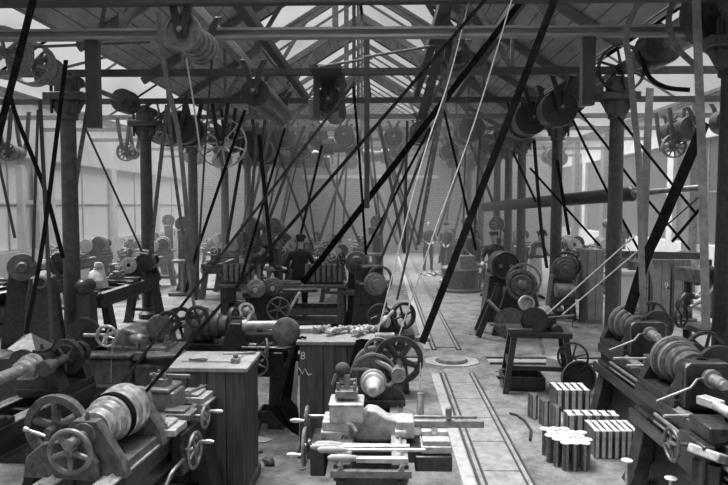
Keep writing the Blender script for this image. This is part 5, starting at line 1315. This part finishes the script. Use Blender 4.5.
def countershaft(name, label, Y, px, py, ln, radii, m_, R=None, hang=True, ax=(0, 1, 0), spokes=None):
    q = W(px, py, Y); ax = V(ax).normalized()
    o = thing(name, label, 'countershaft', q)
    mb = MB(); mb.cyl(-ax * .18, ax * (ln + .2), .028); mb.build('shaft', steel_d, o)
    if radii:
        mb = MB(); mb.rev((0, 0, 0), ax, cone_prof(0, ln, radii), 28); mb.build('cone_pulley', m_, o)
    if spokes:
        mb = MB(); mb.wheel((0, 0, 0), ax, spokes, .012, 11, .09, sq=.12, sr=.016); mb.build('spoked_pulley', m_, o)
    for d in (-.1, ln + .1):
        b = ax * d; ht = max(4.45 - q.z, .4)
        mb = MB(); mb.prism([(b.x - .05, -.07), (b.x + .05, -.07), (b.x + .13, .3), (b.x + .2, ht), (b.x + .12, ht), (b.x + .05, .3), (b.x, .08), (b.x - .05, .3), (b.x - .12, ht), (b.x - .2, ht), (b.x - .13, .3)], b.y - .03, b.y + .03); mb.build('hanger', iron, o, bevel=.008)
    return o
PB = countershaft('countershaft', 'hanging countershaft with pale stepped pulley bands above the spoked wheels', 6.9, 184, 33, .75, None, steel_d)
for x_, r_, w_ in ((-.02, .2, .1), (.16, .15, .09), (.3, .165, .09), (.43, .18, .09), (.56, .19, .09), (.69, .195, .08)):
    mb = MB(); mb.ring((0, x_, 0), (0, 1, 0), r_ - .02, .014, 32, sq=w_); mb.rev((0, x_ - .02, 0), (0, 1, 0), [(0, r_ - .03), (.03, r_ - .03)], 24); mb.build('pulley', steel_d if x_ > 0 else iron_l, PB)
countershaft('countershaft', 'hanging countershaft with long dark banded drum above the bending worker', 9.6, 255, 92, 2.5, (.21, .2, .2, .19, .19), iron)
countershaft('countershaft', 'hanging countershaft with dark drum under boarded cover in the middle of the roof', 10.6, 329, 100, 1.6, (.22, .22, .2), iron)
countershaft('countershaft', 'hanging countershaft with dark ringed drum high over the track', 8.6, 457, 52, .9, (.16, .19, .17), iron)
countershaft('countershaft', 'hanging countershaft with broad disc and pale rims before the third grinder row column', 10.9, 560, 108, .7, (.3, .28, .15), iron)
countershaft('countershaft', 'hanging countershaft with dark cone over the pale apron worker', 12.0, 532, 118, 1.4, (.3, .26, .3, .22), iron)
countershaft('countershaft', 'hanging countershaft with large pale spoked pulley at the fourth column of the long lathe row', 13.6, 222, 143, .5, (.14, .14), steel, spokes=.52)
countershaft('countershaft', 'hanging countershaft with dark drums beyond the large pale spoked pulley', 16.0, 260, 150, 1.4, (.3, .25, .3), iron)
countershaft('countershaft', 'hanging countershaft with dark drums over the round tub machine', 17.5, 472, 128, 1.5, (.35, .3, .35), iron)
countershaft('countershaft', 'hanging countershaft with small drum between the long lathe columns', 12.6, 181, 128, .8, (.3, .24, .3), iron)
countershaft('countershaft', 'hanging countershaft far down the hall over the ribbed racks', 19, 318, 138, 1.4, (.3, .25, .3), iron)
countershaft('countershaft', 'hanging countershaft with pulleys high by the locker side windows', 14.5, 674, 146, .5, (.12, .1), iron_m, spokes=.26)
countershaft('countershaft', 'hanging countershaft with pulleys by the windows behind the long lathes', 15.5, 126, 152, .5, (.12, .15), iron_m, spokes=.22)
countershaft('countershaft', 'hanging countershaft with small wheels by the paned window', 14, 8, 152, .5, (.12, .14), iron_m, spokes=.2)
# board hanging over the middle drum, grey box beside it
a, b = W(316, 72, 10.2), W(340, 84, 10.2)
t = thing('hanging_board', 'dark board bracket hanging over the middle drum of the roof', 'bracket', ((a.x + b.x) / 2, 10.2, a.z))
mb = MB(); mb.box((0, .3, -.02), (b.x - a.x + .1, 1.6, .06)); mb.build('board', beam_d, t)
mb = MB(); mb.box((-.18, 0, -.35), (.09, .1, .7)); mb.box((.22, 0, -.35), (.09, .1, .7)); mb.build('hanging_rods', beam_d, t)
q = W(316, 110, 11.2)
t = thing('hanging_box', 'grey square box hanging from the roof next to the middle drum', 'box', (q.x, q.y, q.z - .16))
mb = MB(); mb.box((0, 0, .16), (.24, .24, .34)); mb.build('box_body', iron_l, t, bevel=.01)
mb = MB(); mb.cyl((0, 0, .3), (0, 0, 4.4 - q.z + .16), .015); mb.build('hanging_rod', iron, t)
# long dark roller
a, b = W(632, 193.5, 11.7), W(486, 207, 19.5)
t = thing('long_roller', 'long dark wooden roller running level between the grinder row columns and windows', 'roller', a)
d = b - a; mb = MB(); mb.rev((0, 0, 0), d, [(-.06, .09), (0, .138), (d.length, .138)], 28); mb.build('roller_body', iron, t)
mb = MB(); mb.cyl(-d.normalized() * .06, -d.normalized() * .1, .07); c = W(706, 187, 10.6) - a; mb.cyl(-d.normalized() * .05, c, .05); mb.build('shaft', iron_l, t)
mb = MB(); mb.ring(-d.normalized() * .012, d, .105, .014, 26); mb.build('end_ring', iron_m, t)

# ---- 15. belts, ropes and rods.  width in pixels at its own distance
def belt(label, nodes, wpx, m_=None, th=.007, cat='belt', name='drive_belt', rod=False, sag=0):
    pts, ws = [], []
    for (px, py, Y) in nodes: pts.append(W(px, py, Y)); ws.append(wpx * Y / F)
    if isinstance(wpx, tuple): pass
    if len(pts) == 2 and sag:
        a, b = pts; n = 10
        pts = [a.lerp(b, k / n) - V((0, 0, sag * 4 * (k / n) * (1 - k / n))) for k in range(n + 1)]; ws = [ws[0] + (ws[1] - ws[0]) * k / n for k in range(n + 1)]
    elif len(pts) > 2:
        out, ow = [], []
        for i in range(len(pts) - 1):
            p0, p1, p2, p3 = pts[max(i - 1, 0)], pts[i], pts[i + 1], pts[min(i + 2, len(pts) - 1)]
            for k in range(5):
                u = k / 5; out.append(.5 * ((2 * p1) + (p2 - p0) * u + (2 * p0 - 5 * p1 + 4 * p2 - p3) * u * u + (3 * p1 - p0 - 3 * p2 + p3) * u ** 3)); ow.append(ws[i] + (ws[i + 1] - ws[i]) * u)
        pts = out + [pts[-1]]; ws = ow + [ws[-1]]
    o0 = pts[-1].copy(); pts = [q - o0 for q in pts]
    mb = MB()
    if rod: mb.tube(pts, [w_ / 2 for w_ in ws], 7)
    else: mb.ribbon(pts, [max(w_, .012) for w_ in ws], th)
    o = mb.build(name, m_ or leather, None); o.location = o0
    return tag(o, label, cat)
BELTS = [
    ('widest dark belt slanting down to the end on lathe beside the track', [(572, -45, 6.2), (422, 343, 5.15)], 7.2, leather),
    ('dark belt slanting from the ringed drum down to the planer bench', [(545, -30, 6.6), (303, 283, 11.9)], 6, leather),
    ('dark belt from the roof beam to the bright cone pulley, its upper strand', [(497, -14, 6.5), (118, 424, 4.0)], 3.4, leather),
    ('dark belt from the middle drum to the bright cone pulley, its lower strand', [(355, 82, 8.8), (94, 419, 3.85)], 2.8, leather),
    ('broad dark belt at the edge of the hall in front of the spoked pulleys', [(36, -12, 6.0), (18, 60, 5.9), (-8, 165, 5.7), (-40, 345, 5.2)], 7.5, leather),
    ('grey belt dropping past the tallest near column', [(107, -8, 9.6), (86, 118, 10.3), (75, 195, 10.6), (70, 290, 10.8)], 4.5, iron_m),
    ('dark belt leaning across the paned window to the sheet metal hood', [(66, 60, 7.4), (44, 235, 7), (26, 335, 6.6), (24, 354, 6.4)], 4.5, leather),
    ('dark belt running down behind the hollow tube to the long dark lathe', [(10, 95, 9), (18, 121, 9.1), (45, 190, 9.3), (63, 258, 9.5)], 4.5, leather),
    ('dark upright belt between hood and tallest near column', [(40, 100, 8), (47, 240, 7.8), (52, 345, 7.4), (54, 375, 7.2)], 4.2, iron),
    ('thin dark belt upright before the paned windows', [(38, 110, 10), (33, 262, 10)], 3, iron),
    ('thin dark belt slanting low at the edge of the hall', [(-4, 150, 9), (15, 238, 9)], 3, iron),
    ('thin belt slanting across the bright wall to the second near column', [(84, 125, 12), (134, 234, 12.6), (149, 268, 12.9)], 2.2, iron),
    ('belt on the bright wall side of the second near column', [(167, 105, 12), (152, 240, 12.5), (149, 275, 12.6)], 4, iron_m),
    ('pale belt strand falling from the pale pulley bands to the third near column', [(158, 12, 7.1), (165, 72, 7.2), (180, 145, 7.3), (191, 262, 7.6), (196, 300, 7.8)], 4.6, leather_l),
    ('second pale belt strand falling from the pale pulley bands', [(166, 60, 7.5), (172, 150, 7.6), (186, 255, 7.5), (197, 322, 7.2)], 3.2, iron_m),
    ('thin pale cord hanging from the pale pulley bands', [(186, 58, 7), (193, 100, 7), (200, 150, 7)], 1.8, rope_m),
    ('thin dark belt from the pale pulley bands towards the stepped pulley lathe', [(212, 60, 7.4), (205, 150, 7.3), (196, 300, 7.2)], 2, iron),
    ('dark belt leaning against the large pale spoked pulley', [(245, 110, 11), (199, 245, 10.5), (186, 292, 10)], 3, leather),
    ('dark belt from the long banded drum to the twin cone machine', [(259, 135, 10.2), (272, 262, 9.4)], 4, leather),
    ('dark belt from the long banded drum to the bending worker', [(285, 128, 12), (246, 262, 12), (241, 282, 12)], 2.4, leather),
    ('thin dark belt between the cabinets far down the hall', [(322, 145, 14), (298, 245, 14), (290, 272, 14)], 2.6, leather),
    ('thin dark belt hanging straight in the middle of the hall', [(353, 84, 10.5), (358, 140, 10.6), (366, 255, 11)], 2.6, leather),
    ('thin dark belt fanning down to the drum head machine, first strand', [(430, 128, 12), (366, 250, 11.8)], 2.6, leather),
    ('thin dark belt fanning down to the drum head machine, second strand', [(445, 100, 12), (380, 262, 11.8)], 2.6, iron),
    ('thin belt of the fan dropping to the crank wheel machine', [(440, 112, 9), (397, 300, 8.1)], 2.4, iron),
    ('tall grey belt dropping beside the track to the crank wheel machine', [(466, -10, 7.8), (441, 115, 8), (418, 245, 8)], 4.2, iron_m),
    ('pale rope from the roof to the end on lathe', [(472, -12, 6.8), (449, 80, 6.5), (421, 165, 6), (373, 352, 5.3)], 1.3, rope_m),
    ('pale rope over the track running down to the big wheel of the end on lathe', [(513, -4, 5.9), (475, 121, 5.8), (431, 242, 5.5), (396, 345, 5.25)], 1.4, rope_m),
    ('dark belt crossing the pale ropes over the track', [(444, 110, 12), (464, 196, 12.5), (476, 250, 13)], 2.4, leather),
    ('belt falling from the high ringed drum towards the middle of the hall', [(452, 60, 8.4), (404, 160, 9), (380, 235, 10)], 3, iron_m),
    ('broad dark belt hanging beside the high ringed drum', [(449, -12, 8.2), (441, 45, 8.3), (421, 120, 8.6)], 9, iron),
    ('pale grey belt loop hanging in a bow by the second grinder row column', [(646, -12, 7.5), (630, 20, 7.5), (626, 38, 7.5), (630, 68, 7.4), (634, 112, 7.3), (639, 170, 7.2), (643, 316, 6.9)], 6.2, leather_l),
    ('pale grey upright belt behind the bowed loop', [(650, 88, 10.2), (647, 150, 10), (643, 262, 9.8), (640, 335, 9.3)], 7.5, leather_l),
    ('pale upright belt hanging from the roof beside the dark column', [(696, -10, 6.6), (699, 80, 6.5), (702, 160, 6.4), (706, 330, 6)], 8.5, leather_l),
    ('short bowed belt loop hanging from the roof beside the pale upright belt', [(677, -8, 7.6), (669, 16, 7.5), (671, 34, 7.4), (679, 50, 7.3), (696, 66, 7.2)], 6, leather_l),
    ('bowed dark belt hanging low under the grinder row shaft', [(640, 50, 9), (648, 75, 9), (665, 87, 9), (690, 90, 9)], 4.5, leather),
    ('broad twisted dark belt slanting down to the arched casting lathe', [(705, 122, 8.4), (662, 222, 7.6), (646, 258, 7.2), (629, 312, 6.8)], 11, leather),
    ('dark belt crossing down behind the arched casting lathe', [(640, 235, 9), (652, 270, 8.5), (663, 330, 7.8)], 6, iron),
    ('thin dark belt slanting from the broad disc to the lockers', [(572, 118, 11), (605, 187, 11.5), (640, 252, 12)], 2.4, leather),
    ('thin dark belt slanting behind the second grinder row column', [(570, 100, 12), (606, 145, 12), (633, 182, 12), (690, 250, 12)], 2.4, leather),
    ('thin dark belt slanting from the grinder row shaft to the drilling machine', [(618, 117, 10), (697, 215, 9.4)], 2.6, leather),
    ('thin dark belt slanting from the pale apron worker to the arched casting lathe', [(530, 168, 13.5), (600, 246, 13)], 2.2, leather),
    ('dark belt dropping beside the third grinder row column to the pedestal grinder', [(557, 160, 13), (569, 235, 13.2)], 3.2, leather),
    ('dark belt between two columns above the pale apron worker', [(534, 140, 14.5), (541, 225, 15), (547, 268, 14.6)], 3.4, leather),
    ('thin dark belt fanning between the columns to the ringed drum face machine', [(512, 150, 15), (536, 202, 14.5)], 2.4, leather),
    ('pale string slanting from lockers down to the splay leg machine, upper one', [(640, 231, 8.8), (545, 316, 8.1)], 1.4, rope_m),
    ('pale string slanting from lockers down to the splay leg machine, lower one', [(640, 249, 8.8), (562, 315, 8.2)], 1.4, rope_m),
    ('thin pale cord hanging over the box bodied machine', [(113, 338, 6.1), (111, 372, 6.1), (112, 392, 6.15)], 1.2, rope_m),
    ('thin dark cord slanting from the dark column towards the lockers', [(700, 196, 9), (650, 240, 9.5)], 1.4, iron),
    ('thin belt slanting behind the dark column to the drilling machine', [(703, 205, 9), (672, 242, 9)], 3, leather),
]
for lb, nodes, wpx, m_ in BELTS:
    if m_ is rope_m: belt(lb, nodes, wpx, m_, name='pale_rope', cat='rope', rod=True)
    else: belt(lb, nodes, wpx, m_)
# the far fan of belts between roof and machines
r = random.Random(11)
k = 0
WORDS = ['bending worker', 'back turned worker', 'drum head machine', 'drilling machine', 'bare headed man', 'capped man', 'round tub', 'tin on the rack']
for i in range(30):
    Y = r.uniform(15, 25); x0 = r.uniform(-4, 3.2); x1 = x0 + r.uniform(-1.3, 1.3)
    a, b = V((x0, Y, 4.3)), V((x1, Y + r.uniform(-.5, .5), 1.2))
    mb = MB(); mb.ribbon([a - b, V((0, 0, 0))], r.uniform(.05, .09), .007); o = mb.build('drive_belt', r.choice((leather, iron, iron_m, leather_l)), None); o.location = b
    pxl = 382 + b.x / b.y * 650
    tag(o, 'thin far belt slanting between roof shafts and machines near the far wall', 'belt', 'far belts')
# light rods bracing the roof
for i, (x0, y0, x1, y1, Y, lb) in enumerate(((8, 48, 150, 42, 8.6, 'thin rod level in front of the spoked pulleys'), (40, 74, 118, 54, 9.2, 'pale rod slanting from the spoked pulleys up to the post'), (365, 57, 470, 40, 9.2, 'thin dark rod slanting across the middle of the roof'), (318, 67, 372, 58, 9.4, 'thin dark rod tied to the slim roof post'))):
    a, b = W(x0, y0, Y), W(x1, y1, Y + .4); mb = MB(); mb.cyl((0, 0, 0), b - a, .02, n=8); o = mb.build('tie_rod', iron_m if i != 1 else steel_d, None); o.location = a; tag(o, lb, 'rod')

# ---- 16. machines down the far hall, both sides
fm = lathe('far_lathe', 'lathe far down the hall just beyond the planer bench', (-1.2, 17.6, 0), -PI / 2, L=2.2, radii=(.2, .17, .14, .11), saddle=1.3, tail=1.9, mw=pale, detail=0)
far = [(-2.4, 18.2, 'second lathe beyond the planer bench, on the bending worker side'), (-3.1, 20.6, 'lathe behind the second lathe beyond the planer bench'), (-1.6, 21.2, 'lathe behind the drilling machine far down the hall'), (-.4, 23.5, 'lathe far down the hall beside the bare headed man'),
       (-2.6, 24.4, 'lathe before the brick end wall, in the middle of the nave'), (-6.2, 24.5, 'lathe far by the bright windows behind the long lathes'), (-7.6, 17.6, 'lathe against the window wall behind the white sack'), (-7.8, 22.5, 'lathe against the window wall far down the hall'),
       (2.9, 21.9, 'lathe far beyond the round tub on the track side'), (2.6, 26.6, 'lathe near the brick end wall on the track side'), (5.2, 18.6, 'lathe in the locker aisle behind the pale apron worker'), (6.8, 20.5, 'lathe in the locker aisle under the windows'), (5.0, 24, 'lathe in the far end of the locker aisle'), (7.0, 15.6, 'lathe in the locker aisle beyond the lockers')]
for x_, y_, lb in far: dup(fm, lb, (x_, y_, 0), -PI / 2 + random.uniform(-.15, .15), sc=random.uniform(.95, 1.15))
src = None
for x_, y_, lb in ((-5.2, 16.8, 'tall drilling machine behind the long lathes, against the bright wall'), (-6.9, 20.8, 'tall drilling machine by the window wall far down the hall'), (-.2, 19.2, 'tall drilling machine in the nave beyond the ribbed rack'), (2.9, 20.8, 'tall drilling machine on the track side beyond the round tub'), (2.95, 16.9, 'tall drilling machine behind the rounded hood machine'), (6.2, 17.2, 'tall drilling machine in the locker aisle'), (-3.2, 15.4, 'tall drilling machine between the third and fourth long lathe row columns'), (-2.55, 14.9, 'tall drilling machine behind the bending worker')):
    if src is None:
        src = thing('tall_drilling_machine', lb, 'drilling machine', (x_, y_, 0), .2)
        mb = MB(); mb.prism([(-.25, 0), (.25, 0), (.14, .3), (.12, 1.75), (-.12, 1.75), (-.14, .3)], .1, .35); mb.box((0, .1, .05), (.7, .8, .1)); mb.build('frame', iron, src, bevel=.02)
        mb = MB(); mb.box((0, -.05, 1.6), (.2, .5, .22)); mb.cyl((0, -.2, 1.2), (0, -.2, 1.9), .04); mb.build('head', iron_m, src, bevel=.015)
        mb = MB(); mb.box((0, -.15, .9), (.5, .45, .07)); mb.cyl((0, -.15, 0), (0, -.15, .9), .05); mb.build('table', iron_l, src, bevel=.01)
        mb = MB(); mb.rev((0, .2, 1.85), (0, 1, 0), cone_prof(-.1, .3, (.2, .16, .12)), 22); mb.build('cone_pulley', iron_m, src)
        mb = MB(); mb.wheel((.2, -.1, 1.5), (1, 0, 0), .15, .014, 5); mb.build('handwheel', steel_d, src)
    else: dup(src, lb, (x_, y_, 0), random.uniform(-.5, .5))

# far countershafts hanging over the far machines
FC = countershaft('countershaft', 'far hanging countershaft with twin dark drums under the roof of the end bays', 20, 300, 150, 1.0, (.26, .2, .26), iron)
FC['group'] = 'far countershafts'
rr = random.Random(5)
for i in range(16):
    dup(FC, None, (rr.uniform(-4.2, 3.0), rr.uniform(15.5, 27), FC.location.z + rr.uniform(-.05, .15)), rr.choice((0, PI, PI / 2)))
for i in range(8):
    dup(FC, None, (rr.choice((-1, 1)) * rr.uniform(5.2, 7.6), rr.uniform(14, 26), FC.location.z + rr.uniform(-.05, .1)), rr.choice((0, PI)))
# ------------------------------------------------------------------ dusty air of the hall
hm = bpy.data.materials.new('workshop_haze'); hm.use_nodes = True; nt = hm.node_tree
nt.nodes.remove(nt.nodes['Principled BSDF'])
vs = nt.nodes.new('ShaderNodeVolumeScatter'); vs.inputs['Density'].default_value = .022; vs.inputs['Anisotropy'].default_value = .2
nt.links.new(vs.outputs[0], nt.nodes['Material Output'].inputs['Volume'])
mb = MB(); mb.box(((XL + XR) / 2, (13.5 + YB - .6) / 2, 2.31), (XR - XL - .8, YB - .6 - 13.5, 4.58))
o = mb.build('hanging_haze', hm, smooth=False); tag(o, 'pale dusty haze filling the far half of the hall', 'haze', kind='stuff')
